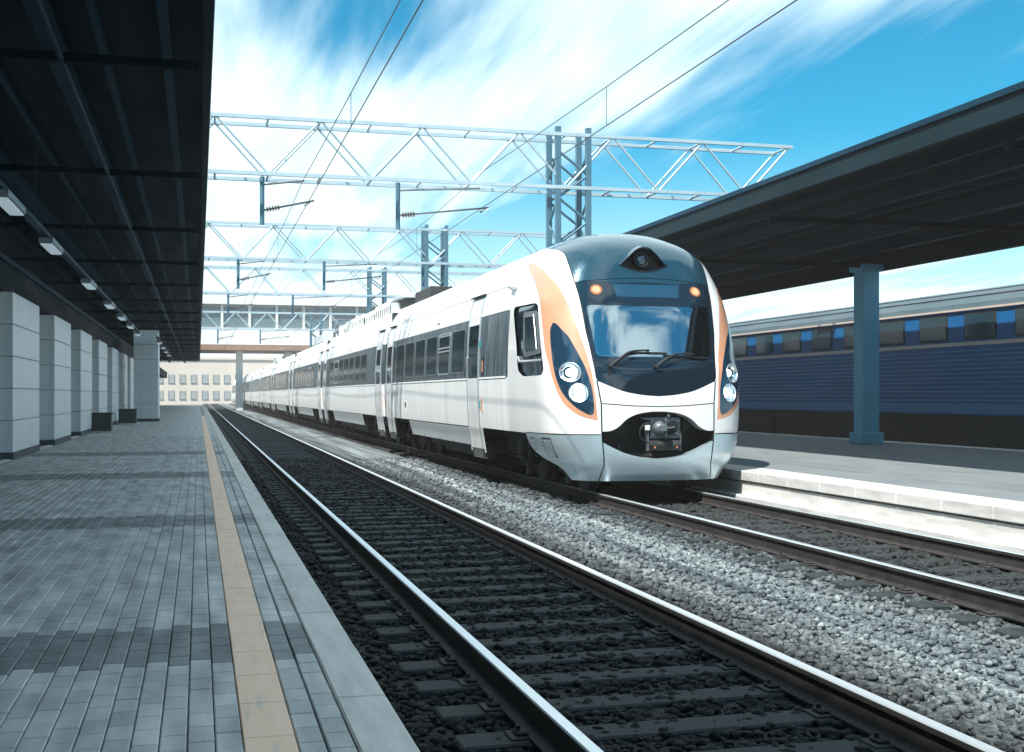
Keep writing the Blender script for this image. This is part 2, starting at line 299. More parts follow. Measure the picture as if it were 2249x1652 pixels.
# ------------------------------------------------------------------ ground, ballast, tracks
B().add([(-700, -700, -.42), (700, -700, -.42), (700, 700, -.42), (-700, 700, -.42)], [(0, 1, 2, 3)]).build('ground', 'earth')['kind'] = 'structure'
T1, T2 = 2.60, 7.18; G = .87
bed = B()
xs = [.72, 1.4, 1.74, 2.6, 3.47, 3.9, 4.9, 5.85, 6.3, 7.18, 8.05, 8.5, 8.86]; zs = [-.26, -.23, -.215, -.215, -.215, -.24, -.27, -.24, -.215, -.215, -.215, -.24, -.26]
for i in range(len(xs) - 1):
    bed.add([(xs[i], -40, zs[i]), (xs[i + 1], -40, zs[i + 1]), (xs[i + 1], 260, zs[i + 1]), (xs[i], 260, zs[i])], [(0, 1, 2, 3)], True)
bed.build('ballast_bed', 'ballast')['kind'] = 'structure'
def stones():
    ico = bmesh.new(); bmesh.ops.create_icosphere(ico, subdivisions=1, radius=1); ico.verts.ensure_lookup_table()
    bv = np.array([v.co[:] for v in ico.verts]); bf = np.array([[v.index for v in f.verts] for f in ico.faces]); ico.free()
    Vs = []; n = 0
    for y0, y1, dens, sz in ((4.2, 10, 420, .030), (10, 18, 260, .036), (18, 34, 120, .046)):
        # only the part of the bed the view takes in, and a margin
        k = int((8.86 - .72) * (y1 - y0) * dens); x = rng.uniform(.74, 8.84, k); y = rng.uniform(y0, y1, k)
        ok = (x < y * .86 + .6); x = x[ok]; y = y[ok]
        z = np.interp(x, xs, zs) + rng.uniform(-.020, .026, len(x))
        near = np.minimum.reduce([np.abs(x - c) for c in (T1 - G, T1 + G, T2 - G, T2 + G)]); keep = near > .085
        x, y, z = x[keep], y[keep], z[keep]; k = len(x)
        sc = sz * (.5 + rng.beta(1.6, 2.6, (k, 1)) * 1.25) * np.stack([rng.uniform(.7, 1.2, k), rng.uniform(.7, 1.2, k), rng.uniform(.5, .85, k)], 1)
        th = rng.uniform(0, 2 * PI, k); c, s_ = np.cos(th), np.sin(th)
        jit = bv[None] * (1 + rng.uniform(-.28, .28, (k, len(bv), 1))) * sc[:, None, :]
        px = jit[..., 0] * c[:, None] - jit[..., 1] * s_[:, None] + x[:, None]; py = jit[..., 0] * s_[:, None] + jit[..., 1] * c[:, None] + y[:, None]
        Vs.append(np.stack([px, py, jit[..., 2] + z[:, None]], -1).reshape(-1, 3)); n += k
    V = np.concatenate(Vs); F = (bf[None] + (np.arange(n) * len(bv))[:, None, None]).reshape(-1, 3)
    me = bpy.data.meshes.new('ballast_stones'); me.vertices.add(len(V)); me.vertices.foreach_set('co', V.ravel())
    me.loops.add(F.size); me.loops.foreach_set('vertex_index', F.ravel().astype(np.int32)); me.polygons.add(len(F))
    me.polygons.foreach_set('loop_start', np.arange(0, F.size, 3, dtype=np.int32)); me.polygons.foreach_set('loop_total', np.full(len(F), 3, np.int32))
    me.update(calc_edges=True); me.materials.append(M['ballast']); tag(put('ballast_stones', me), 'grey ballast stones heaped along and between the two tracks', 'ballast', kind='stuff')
stones()
def track(name, cx, label):
    t = thing(name, label, 'track', (cx, 0, 0)); t['kind'] = 'structure'
    prof = [(-.075, -.18), (.075, -.18), (.075, -.168), (.013, -.15), (.010, -.055), (.036, -.038), (.037, -.008), (.030, 0), (-.030, 0), (-.037, -.008), (-.036, -.038), (-.010, -.055), (-.013, -.15), (-.075, -.168)]
    for s in (-1, 1):
        b = B(); n = len(prof); Y0, Y1 = -30, 250
        vs = [(s * G + x, Y0, z) for x, z in prof] + [(s * G + x, Y1, z) for x, z in prof]
        for i in range(n): b.mat(0 if i in (6, 7, 8) else 1).add([vs[i], vs[(i + 1) % n], vs[n + (i + 1) % n], vs[n + i]], [(0, 1, 2, 3)])
        b.build('rail', ['rail', 'railside'], t)
    sm = B().box(-1.3, 1.3, -.125, .125, -.36, -.183, .012).mesh('sleeper', 'sleeper')
    y = 3.1
    while y < 150: put('sleeper', sm, t, (random.uniform(-.02, .02), y, random.uniform(-.008, .002)), (0, 0, random.uniform(-.006, .006))); y += .60
    cl = B(); y = 3.1
    while y < 40:
        for s in (-1, 1):
            cl.box(s * G - .17, s * G + .17, y - .085, y + .085, -.186, -.172, .004)
            for e in (-1, 1):
                x = s * G + e * .10; cl.box(x - .035, x + .035, y - .05, y + .05, -.172, -.150, .008).cyl((x + e * .015, y, -.16), (x + e * .015, y, -.125), .014, 6)
        y += .60
    cl.build('rail_clip', 'railside', t)['kind'] = 'stuff'
track('railway_track', T1, 'empty railway track with shining rails beside the left platform')
track('railway_track', T2, 'railway track under the white train')

# ------------------------------------------------------------------ left platform
PT = .35
def left_platform():
    p = thing('platform', 'grey paved platform on the left with orange line and white edge', 'platform'); p['kind'] = 'structure'
    B().box(-12, .70, -30, 150, -.41, PT - .062).build('platform_base', 'concrete', p)
    B().box(.705, .728, -30, 150, -.41, PT - .07).build('platform_wall', 'concrete', p)
    # coping slabs and line slabs, one metre long
    cm = B().box(.55, .756, .004, .996, PT - .10, PT, .008).mesh('edge_slab', 'coping'); lm = B().box(.158, .342, .002, .498, PT - .06, PT + .001, .004).mesh('line_slab', 'stripe')
    for k in range(2, 120): put('edge_slab', cm, p, (0, float(k), random.uniform(-.003, .003)), (0, 0, 0))
    for k in range(6, 150): put('line_slab', lm, p, (0, k * .5, random.uniform(-.0015, .0015)))
    px, py, g = .098, .2, .004
    def pav(): return B().box(g / 2, px - g / 2, g / 2, py - g / 2, -.06, 0, .005)
    pm = pav().mesh('paver', 'paver'); pd = pav().mesh('paver', 'pavershade')
    cols = [x for x in np.arange(.345, .55 - px + .01, px + .003)] + [.156 - px * (i + 1) for i in range(38)]
    def dark(y): return any(abs(y - c) < w for c, w in ((6.2, .42), (12.4, .55), (19.6, .7), (27, .8)))  # cross bands where pier and beam shade is put into the paver colour
    cand = []
    for r in range(20, 190):
        y = r * py
        for ci, x in enumerate(cols):
            yy = y + (py / 2 if ci % 2 else 0)
            if x < -yy * .16 - .25: continue
            cand.append((yy * yy + x * x, x, yy))
    cand.sort(); rest = {0: B(), 1: B()}
    inview = [c for c in cand if c[2] > 4.15 and c[1] > -c[2] * .148 - .1]
    single = set(id(c) for c in inview[:300])
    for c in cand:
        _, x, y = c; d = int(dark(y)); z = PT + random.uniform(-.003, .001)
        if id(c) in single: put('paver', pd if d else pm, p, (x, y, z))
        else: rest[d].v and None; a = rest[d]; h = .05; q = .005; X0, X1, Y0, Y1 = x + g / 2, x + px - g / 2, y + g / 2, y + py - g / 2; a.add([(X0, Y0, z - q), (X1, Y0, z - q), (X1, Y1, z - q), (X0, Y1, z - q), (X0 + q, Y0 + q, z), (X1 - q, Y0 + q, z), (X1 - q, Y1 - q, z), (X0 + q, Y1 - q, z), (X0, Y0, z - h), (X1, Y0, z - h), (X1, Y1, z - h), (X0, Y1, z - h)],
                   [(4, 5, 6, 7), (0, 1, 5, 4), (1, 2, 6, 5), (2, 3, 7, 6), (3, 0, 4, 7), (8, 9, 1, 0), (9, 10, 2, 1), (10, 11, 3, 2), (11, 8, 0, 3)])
    for d in (0, 1): rest[d].build('paving', 'pavershade' if d else 'paver', p, fix=False)['kind'] = 'stuff'
    # paving too far away to tell the pieces apart
    far = B(); far.mat(0).add([(-3.6, 38, PT - .004), (.158, 38, PT - .004), (.158, 150, PT - .004), (-3.6, 150, PT - .004)], [(0, 1, 2, 3)]).add([(.342, 38, PT - .004), (.55, 38, PT - .004), (.55, 150, PT - .004), (.342, 150, PT - .004)], [(0, 1, 2, 3)])
    far.build('far_paving', 'paver', p)
    far2 = B().add([(-12, -30, PT - .012), (-3.55, -30, PT - .012), (-3.55, 150, PT - .012), (-12, 150, PT - .012)], [(0, 1, 2, 3)]).build('side_paving', 'concrete', p)
    B().box(-3.66, -3.50, -30, 150, PT - .1, PT + .012, .01).build('drain_kerb', 'coping', p)
left_platform()

# ------------------------------------------------------------------ left station building: pale clad piers in a row
bld = thing('station_building', 'station building with dark upper wall behind a row of pale piers', 'building', (-6, 40, PT))
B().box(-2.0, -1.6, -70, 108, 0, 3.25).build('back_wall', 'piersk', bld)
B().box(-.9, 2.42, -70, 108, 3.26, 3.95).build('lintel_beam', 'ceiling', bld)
B().box(2.423, 2.46, -70, 108, 3.80, 3.90).build('lintel_trim', 'beam', bld)
bm_ = B().box(-.52, .52, -2, 2, 0, .615, .012).mesh('cladding_block', 'pier'); sk_ = B().box(-.53, .53, -2.01, 2.01, 0, .13).mesh('plinth', 'piersk')
ORD = ['nearest', 'second nearest', 'third', 'fourth', 'fifth', 'sixth', 'seventh', 'eighth', 'ninth', 'tenth', 'eleventh']
for k in range(11):
    y = 27.0 + 6.95 * k
    lab = '%s pale blue clad pier along the left platform wall' % ORD[k]
    pr = thing('pier', lab, 'pier', (-3.99, y, PT), 'clad piers along the left platform')
    put('plinth', sk_, pr)
    for j in range(5): put('cladding_block', bm_, pr, (0, 0, .135 + j * .625))
pr = thing('clad_column', 'wide pale clad column standing out from the wall far along the left platform', 'column', (-2.4, 60.5, PT)); pr['kind'] = 'thing'
B().box(-.58, .58, -1.02, 1.02, 0, .13).build('plinth', 'piersk', pr)
cb_ = B().box(-.56, .56, -1, 1, 0, .69, .012).mesh('cladding_block', 'pier')
for j in range(6): put('cladding_block', cb_, pr, (0, 0, .135 + j * .70))
# ------------------------------------------------------------------ canopies
def left_canopy():
    c = thing('platform_canopy', 'dark metal canopy roof over the left platform', 'canopy', (-3, 40, 5.6))
    ox, oz = -3, 5.6
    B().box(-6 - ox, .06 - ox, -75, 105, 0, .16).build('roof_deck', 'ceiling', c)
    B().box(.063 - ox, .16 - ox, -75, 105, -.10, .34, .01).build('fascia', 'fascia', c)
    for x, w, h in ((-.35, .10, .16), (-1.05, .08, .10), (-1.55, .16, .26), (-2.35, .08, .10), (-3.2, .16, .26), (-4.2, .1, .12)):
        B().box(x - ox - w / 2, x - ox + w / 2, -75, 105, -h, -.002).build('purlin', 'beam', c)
    rib = B().box(-3, 3.0, -.05, .05, -.36, -.262).mesh('rafter', 'ceiling')
    for k in range(24): put('rafter', rib, c, (0, -68 + 7 * k, 0))
    B().tube([(-1.45 - ox, -75, -.33), (-1.45 - ox, 105, -.33)], .035).build('drain_pipe', 'beam', c)
left_canopy()
hang = B().cyl((0, 0, .07), (0, 0, 1.5), .012, 6).mesh('hanger', 'beam')
lampb = B().box(-.11, .11, -.75, .75, -.10, -.002, .01).mesh('housing', 'steel'); lampd = B().box(-.09, .09, -.7, .7, -.125, -.102, .008).mesh('diffuser', 'lamp')
def lamp_row(x, y0, y1, lab, ys, labs, grp):
    tr = thing('cable_trunking', lab, 'trunking', (x, y0, 4.1)); B().box(-.05, .05, 0, y1 - y0, 0, .07).build('channel', 'beam', tr)
    for k in range(int((y1 - y0) / 8)): put('hanger', hang, tr, (0, 3 + 8 * k, 0))
    for y, lb in zip(ys, labs):
        l = thing('ceiling_lamp', lb, 'lamp', (x, y, 4.1), grp); put('housing', lampb, l); put('diffuser', lampd, l)
lamp_row(-2.33, -40, 53.5, 'long metal trunking carrying the nearer row of ceiling lamps over the left platform', (16.4, 21, 28, 34.3, 39.6, 44.6, 50.2), ['%s long ceiling lamp hanging in the nearer row over the left platform' % o for o in ORD[:7]], 'ceiling lamps in the nearer row')
lamp_row(-1.75, 55, 88, 'shorter metal trunking carrying the far row of ceiling lamps over the left platform', (58, 64, 70, 76), ['%s ceiling lamp of the far row over the left platform' % o for o in ORD[:4]], 'ceiling lamps in the far row')
for x, y, lab in ((-3.2, 43, 'dark metal litter bin at the foot of the third pale pier'), (-2.95, 54.5, 'dark metal litter bin farther along the left platform wall')):
    t = thing('litter_bin', lab, 'bin', (x, y, PT))
    b = B(); b.prism(rrect(-.36, .36, -.3, .3, .06), lambda u, w, d: (u, w, d), .04, .58); b.build('body', 'bin', t)
    B().prism(rrect(-.38, .38, -.32, .32, .07), lambda u, w, d: (u, w, d), .582, .66).build('lid', 'under', t)

def right_platform():
    p = thing('platform', 'island platform on the right beyond the white train', 'platform'); p['kind'] = 'structure'
    B().box(8.95, 18.2, -30, 150, -.41, .265).build('platform_base', 'concrete', p)
    B().add([(9.47, -30, .330), (18.0, -30, .330), (18.0, 150, .330), (9.47, 150, .330)], [(0, 1, 2, 3)]).build('paving', 'asphalt', p)
    B().box(8.862, 8.945, -30, 150, -.26, .14).build('platform_wall', 'coping', p)
    B().box(8.72, 8.86, -30, 150, -.25, -.06, .02).build('cable_duct', 'coping', p)
    em = B().box(8.82, 9.16, .004, .996, .17, .335, .012).mesh('edge_slab', 'coping'); e2 = B().box(9.165, 9.29, .003, .997, .27, .334, .005).mesh('line_slab', 'stripe'); e3 = B().box(9.294, 9.466, .003, .997, .27, .335, .005).mesh('edge_slab', 'coping')
    for y in range(8, 100): put('edge_slab', em, p, (0, y, 0)); put('line_slab', e2, p, (0, y, 0)); put('edge_slab', e3, p, (0, y, 0))
    em2 = B().box(17.9, 18.2, .004, .996, .2, .345, .012).mesh('edge_slab', 'coping')
    for y in range(10, 60): put('edge_slab', em2, p, (0, y, 0))
right_platform()
def right_canopy():
    c = thing('platform_canopy', 'dark metal canopy roof over the right island platform', 'canopy', (14, 40, 5.35))
    ox = 14
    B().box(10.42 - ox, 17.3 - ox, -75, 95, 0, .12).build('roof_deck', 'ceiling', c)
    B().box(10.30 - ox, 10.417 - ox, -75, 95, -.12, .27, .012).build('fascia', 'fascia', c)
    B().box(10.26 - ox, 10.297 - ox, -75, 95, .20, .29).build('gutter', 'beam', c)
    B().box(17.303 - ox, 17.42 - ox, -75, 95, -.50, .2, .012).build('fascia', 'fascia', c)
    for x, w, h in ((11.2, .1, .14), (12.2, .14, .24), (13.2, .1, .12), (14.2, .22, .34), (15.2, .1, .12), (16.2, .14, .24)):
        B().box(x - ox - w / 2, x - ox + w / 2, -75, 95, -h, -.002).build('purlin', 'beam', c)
    rib = B().box(-3.5, 3.3, -.06, .06, -.44, -.342).mesh('rafter', 'ceiling')
    for k in range(22): put('rafter', rib, c, (0, -68 + 7 * k, 0))
    col = B(); col.box(-.24, .24, -.24, .24, -5.02, -.34, .02).box(-.32, .32, -.32, .32, -5.02, -4.72, .02).box(-.32, .32, -.32, .32, -.52, -.345, .01)
    cm = col.mesh('column', 'column')
    for y in (-57, -45, -33, -21, -11.8 - .0, .2, 12, 24): put('column', cm, c, (2.9, y, 0))
right_canopy()

# ------------------------------------------------------------------ blue ribbed coaches beyond the island platform
def blue_train():
    t = thing('passenger_train', 'blue ribbed passenger coaches with pale stripe beyond the right platform', 'train', (20.1, 18, 0))
    hw = 1.5; L = 23.6
    sec = [(hw - .12, 1.08), (hw, 1.2), (hw, 3.72), (hw - .06, 3.90), (hw - .36, 4.16), (.7, 4.32), (0, 4.38)]
    for ci in range(2):
        y0 = ci * 24.5
        cr = put('carriage', B().box(-hw + .03, hw - .03, 0, L, 1.1, 3.74).mesh('carriage', 'blue'), t, (0, y0, 0))
        b = B(); full = [(-x, z) for x, z in sec[2:]] + [(x, z) for x, z in sec[2:-1]][::-1]
        for i in range(len(full) - 1): b.add([(full[i][0], 0, full[i][1]), (full[i + 1][0], 0, full[i + 1][1]), (full[i + 1][0], L, full[i + 1][1]), (full[i][0], L, full[i][1])], [(0, 1, 2, 3)], True)
        b.build('roof', 'coachroof', cr)
        rib = B().cyl((-hw + .03, .1, 0), (-hw + .03, L - .1, 0), .020, 8).mesh('rib', 'bluerib')
        for z in [1.46 + .113 * i for i in range(12)]: put('rib', rib, cr, (0, 0, z))
        rr_ = B().cyl((-hw + .26, .1, 0), (-hw + .26, L - .1, 0), .018, 8).mesh('roof_rib', 'steel')
        put('roof_rib', rr_, cr, (0, 0, 4.10)); put('roof_rib', rr_, cr, (.3, 0, 4.25))
        B().box(-hw - .012, -hw + .028, .02, L - .02, 1.14, 1.38, .004).build('sole_bar', 'bluerib', cr)
        B().box(-hw + .003, -hw + .027, .02, L - .02, 2.84, 2.93).build('stripe', 'bluestripe', cr)
        B().box(-hw - .03, -hw + .027, .02, L - .02, 3.72, 3.77).build('gutter', 'bluestripe', cr)
        wm = B().prism(rrect(-.62, .62, -.34, .34, .07), lambda u, w, d: (d, u, w), 0, .02).mesh('window', 'under')
        wp = B().prism(rrect(-.57, .57, -.29, .29, .06), lambda u, w, d: (d, u, w), -.008, -.001).mesh('pane', 'coachpane')
        for k in range(11):
            w = put('window', wm, cr, (-hw + .012, 2.0 + 1.95 * k, 3.32)); put('pane', wp, w)
        for y_, w_ in ((.35, .7), (L - 1.05, .7)):
            dr = B().box(-hw - .004, -hw + .02, y_, y_ + w_, 1.2, 3.55, .01).build('door', 'blue', cr); B().box(-hw - .010, -hw - .005, y_ + .14, y_ + w_ - .14, 2.75, 3.4).build('door_window', 'coachpane', cr)
        u = B().box(-1.2, 1.2, 4.5, 19.2, .3, 1.1).box(-1.3, 1.3, .1, L - .1, .86, 1.12).box(-1.3, 1.3, .4, 4.2, .12, .84).box(-1.3, 1.3, L - 4.2, L - .4, .12, .84)
        for yb in (1.2, 3.4, L - 3.4, L - 1.2):
            for s in (-1, 1): u.cyl((s * .8, yb, .46), (s * .94, yb, .46), .46, 20)
        u.build('underframe', 'under', cr)
blue_train()

# ------------------------------------------------------------------ the white train: nose surface
AX, YT = 7.18, 18.2; YE = 3.05
train = thing('passenger_train', 'white high speed train with orange curves around its lit headlights', 'train', (AX, YT, 0))
SEC = [(1.36, .22), (1.42, .36), (1.55, .52), (1.65, .72), (1.70, .95), (1.73, 1.4), (1.74, 1.9), (1.735, 2.4), (1.70, 3.0), (1.65, 3.35), (1.58, 3.63), (1.45, 3.92), (1.2, 4.18), (.85, 4.36), (.45, 4.45), (0., 4.48)]
PRO = [(.22, .10), (.36, .04), (.6, 0), (1.0, 0), (1.4, .01), (1.6, .03), (2.0, .10), (2.22, .18), (3.08, .45), (3.45, .62), (3.91, .82), (4.15, 1.05), (4.35, 1.5), (4.45, 1.95), (4.48, 2.3)]
SD = crom(SEC, 12); SA = np.concatenate([[0], np.cumsum(np.hypot(*np.diff(SD, axis=0).T))]); VM = SA[-1]; PD = crom(PRO, 12)
def ns(a, v):
    w = np.interp(v, SA, SD[:, 0]); z = np.interp(v, SA, SD[:, 1]); y0 = np.interp(z, PD[:, 0], PD[:, 1]); Lc = min(1.7, 2.95 - y0)
    n = np.interp(z, [0, 2.4, 3.4, 4.48], [4.3, 4.3, 3.8, 2.8]); b = min(abs(a), 1) * PI / 2
    s = math.sin(b); c = math.cos(b); r = (s ** n + c ** n) ** (-1 / n)
    y = y0 + Lc * (1 - c * r)
    if abs(a) > 1: y = y0 + Lc + (abs(a) - 1) * (YE - y0 - Lc)
    return Vector((math.copysign(1, a) * w * s * r, y, z))
def nn(a, v):
    e = .012; a0 = max(-2, a - e); a1 = min(2, a + e); v0 = max(0, v - e); v1 = min(VM - .01, v + e)
    if v1 <= v0: v0 = v1 - e
    du = ns(a1, v0) - ns(a0, v0); du2 = ns(a1, v1) - ns(a0, v1); dv = ns(a, v1) - ns(a, v0); du = du + du2
    n = du.cross(dv)
    return n.normalized() if n.length > 1e-9 else Vector((0, 0, 1))
def nsn(a, v, d): return ns(a, v) + nn(a, v) * d
def a_of(y, v):
    z = np.interp(v, SA, SD[:, 1]); y0 = np.interp(z, PD[:, 0], PD[:, 1]); Lc = min(1.7, 2.95 - y0); return 1 + (y - y0 - Lc) / (YE - y0 - Lc)
def v_of(z): return float(np.interp(z, SD[:, 1], SA))
def a_of_x(x, v):
    lo, hi = 0., 1.
    for _ in range(40):
        m = (lo + hi) / 2
        if ns(m, v).x < abs(x): lo = m
        else: hi = m
    return math.copysign(lo, x)

EDGE = [(.345, 1.70), (.354, 2.007), (.365, 2.30), (.375, 2.46), (.395, 2.93), (.428, 3.33), (.49, 3.72), (.57, 3.97), (.76, 4.17), (1.05, 4.40), (1.45, 4.75), (1.7, VM)]
EDGE = [tuple(p) for p in crom(EDGE, 6)]
def edge_a(v): return float(np.interp(v, [p[1] for p in EDGE], [p[0] for p in EDGE]))
mb = [tuple(p) for p in crom([(0, 1.45), (.11, 1.475), (.22, 1.54), (.345, 1.70)], 6)]
seam_r = [tuple(p) for p in crom([(0, 3.425), (.16, 3.41), (.37, 3.36), (edge_a(3.335), 3.335)], 5)]
mir = lambda P: [(-a, v) for a, v in P]
def sym(half): return half + mir(half)[::-1]           # closed loop from a right half running bottom centre -> top centre
OUT = crom([(.35, 1.065), (.422, 1.122), (.47, 1.207), (.518, 1.34), (.555, 1.522), (.587, 1.771), (.607, 2.019), (.627, 2.214), (.640, 2.45), (.650, 2.66), (.667, 2.93), (.685, 3.08), (.715, 3.238), (.782, 3.433), (.903, 3.608), (1.15, 3.80), (a_of(2.82, 3.93), 3.93)], 5)
INN = crom([(a_of(2.82, 3.93), 3.93), (1.02, 3.88), (.84, 3.77), (.682, 3.608), (.583, 3.433), (.528, 3.281), (.487, 3.093), (.455, 2.893), (.427, 2.65), (.41, 2.45), (.39, 2.23), (.372, 1.947), (.36, 1.583), (.354, 1.28), (.35, 1.065)], 5)
ORANGE = [tuple(p) for p in list(OUT) + list(INN[1:-1])]
POD = crom([(.557, 2.655), (.575, 2.56), (.578, 2.45), (.575, 2.226), (.57, 1.953), (.555, 1.728), (.53, 1.546), (.495, 1.401), (.45, 1.267), (.42, 1.207), (.39, 1.158), (.374, 1.165), (.366, 1.231), (.367, 1.401), (.371, 1.583), (.386, 1.789), (.406, 2.007), (.436, 2.232), (.467, 2.42), (.505, 2.547), (.533, 2.635), (.557, 2.655)], 3)[:-1]
POD = [tuple(p) for p in POD]
LAMPS = ((1.405, 1.965, .155), (1.305, 1.635, .148))
def lamp_loop(x, z, r, n=28):
    P = []
    for i in range(n):
        t = 2 * PI * i / n; v = v_of(z + r * math.sin(t)); P.append((a_of_x(x + r * .93 * math.cos(t), v), v))
    return P
LOOPS = [lamp_loop(*l) for l in LAMPS]
def rnd(P, r=.25, n=4):
    """round the corners of a polygon"""
    out = []; m = len(P)
    for i in range(m):
        p0, p, p1 = (np.array(P[j % m], float) for j in (i - 1, i, i + 1)); a = p + (p0 - p) * r; b = p + (p1 - p) * r
        for k in range(n + 1): t = k / n; out.append(tuple((1 - t) ** 2 * a + 2 * t * (1 - t) * p + t * t * b))
    return out
WS = rnd([(-.335, 2.095), (-.11, 2.088), (.11, 2.088), (.335, 2.095), (.352, 2.54), (.372, 2.945), (.12, 2.935), (-.12, 2.935), (-.372, 2.945), (-.352, 2.54)], .12, 3)
DISP = [(-.20, 3.09), (.20, 3.09), (.222, 3.315), (-.222, 3.32)]
ARCH = crom([(.333, .890), (.29, .898), (.246, .96), (.195, 1.09), (.13, 1.17), (.04, 1.207)], 5)
LOW = crom([(0, .412), (.108, .44), (.205, .513), (.28, .62), (.333, .716)], 5)
OPEN = sym([tuple(p) for p in LOW] + [tuple(p) for p in ARCH])
cs_v = [0, .12, .3, .5, .716, .8, .89, 1.1, 1.33, 1.5, 1.70]
def cs_a(v): return float(np.interp(v, [0.03, .3, .5, .7, .84, 1.33, 1.7], [.41, .355, .338, .333, .333, .330, .345]))
def strip(P, w, ax=0):
    A = []; Bq = []
    for a, v in P:
        A.append((a - w, v) if ax == 0 else (a, v - w)); Bq.append((a + w, v) if ax == 0 else (a, v + w))
    return A + Bq[::-1]
CSE = strip([(cs_a(v), v) for v in cs_v], .0035)
HSE = strip(sym([(0, 1.285), (.16, 1.297), (.326, 1.335)])[:0] or [(-.326, 1.335), (-.16, 1.297), (0, 1.285), (.16, 1.297), (.326, 1.335)], .008, 1)
SSE = strip([(.338, .838), (.5, .838), (.75, .835), (1.0, .83), (1.175, .822)], .008, 1)
SKC = crom([(1.175, .813), (1.10, .66), (1.04, .576), (.857, .4), (.69, .275), (.635, .11), (.595, -.001)], 5)
VOID = [tuple(p) for p in SKC] + [(2.1, -.001), (2.1, .815)]
CABW = rnd([(a_of(2.86, 3.06), 3.06), (.75, 3.035), (.70, 2.99), (.685, 2.668), (.664, 2.135), (.662, 1.90), (.69, 1.795), (1.15, 1.795), (a_of(2.32, 1.9), 1.90), (a_of(2.47, 2.4), 2.40)], .2, 3)
SEAMW = strip(seam_r, .006, 1)
HOODSEAM = strip([p for p in EDGE if p[1] > 1.72], .0035)
def pip(P, a, v):
    c = False; j = len(P) - 1
    for i in range(len(P)):
        if (P[i][1] > v) != (P[j][1] > v) and a < (P[j][0] - P[i][0]) * (v - P[i][1]) / (P[j][1] - P[i][1]) + P[i][0]: c = not c
        j = i
    return c
EYE_W = .43
def eye_xz(u, up): return (u * EYE_W, 3.765 + (.30 * math.cos(u * PI / 2) ** 1.3 if up else -.115 * math.cos(u * PI / 2)))
EYE_XZ = [eye_xz(-1 + i / 9, True) for i in range(19)] + [eye_xz(1 - i / 9, False) for i in range(1, 18)]
EYE = [(a_of_x(x, v_of(z)), v_of(z)) for x, z in EYE_XZ]
FULL_MASK = sym(mb[:-1] + [p for p in EDGE if p[1] < 3.335] + [(edge_a(3.335), 3.335)])
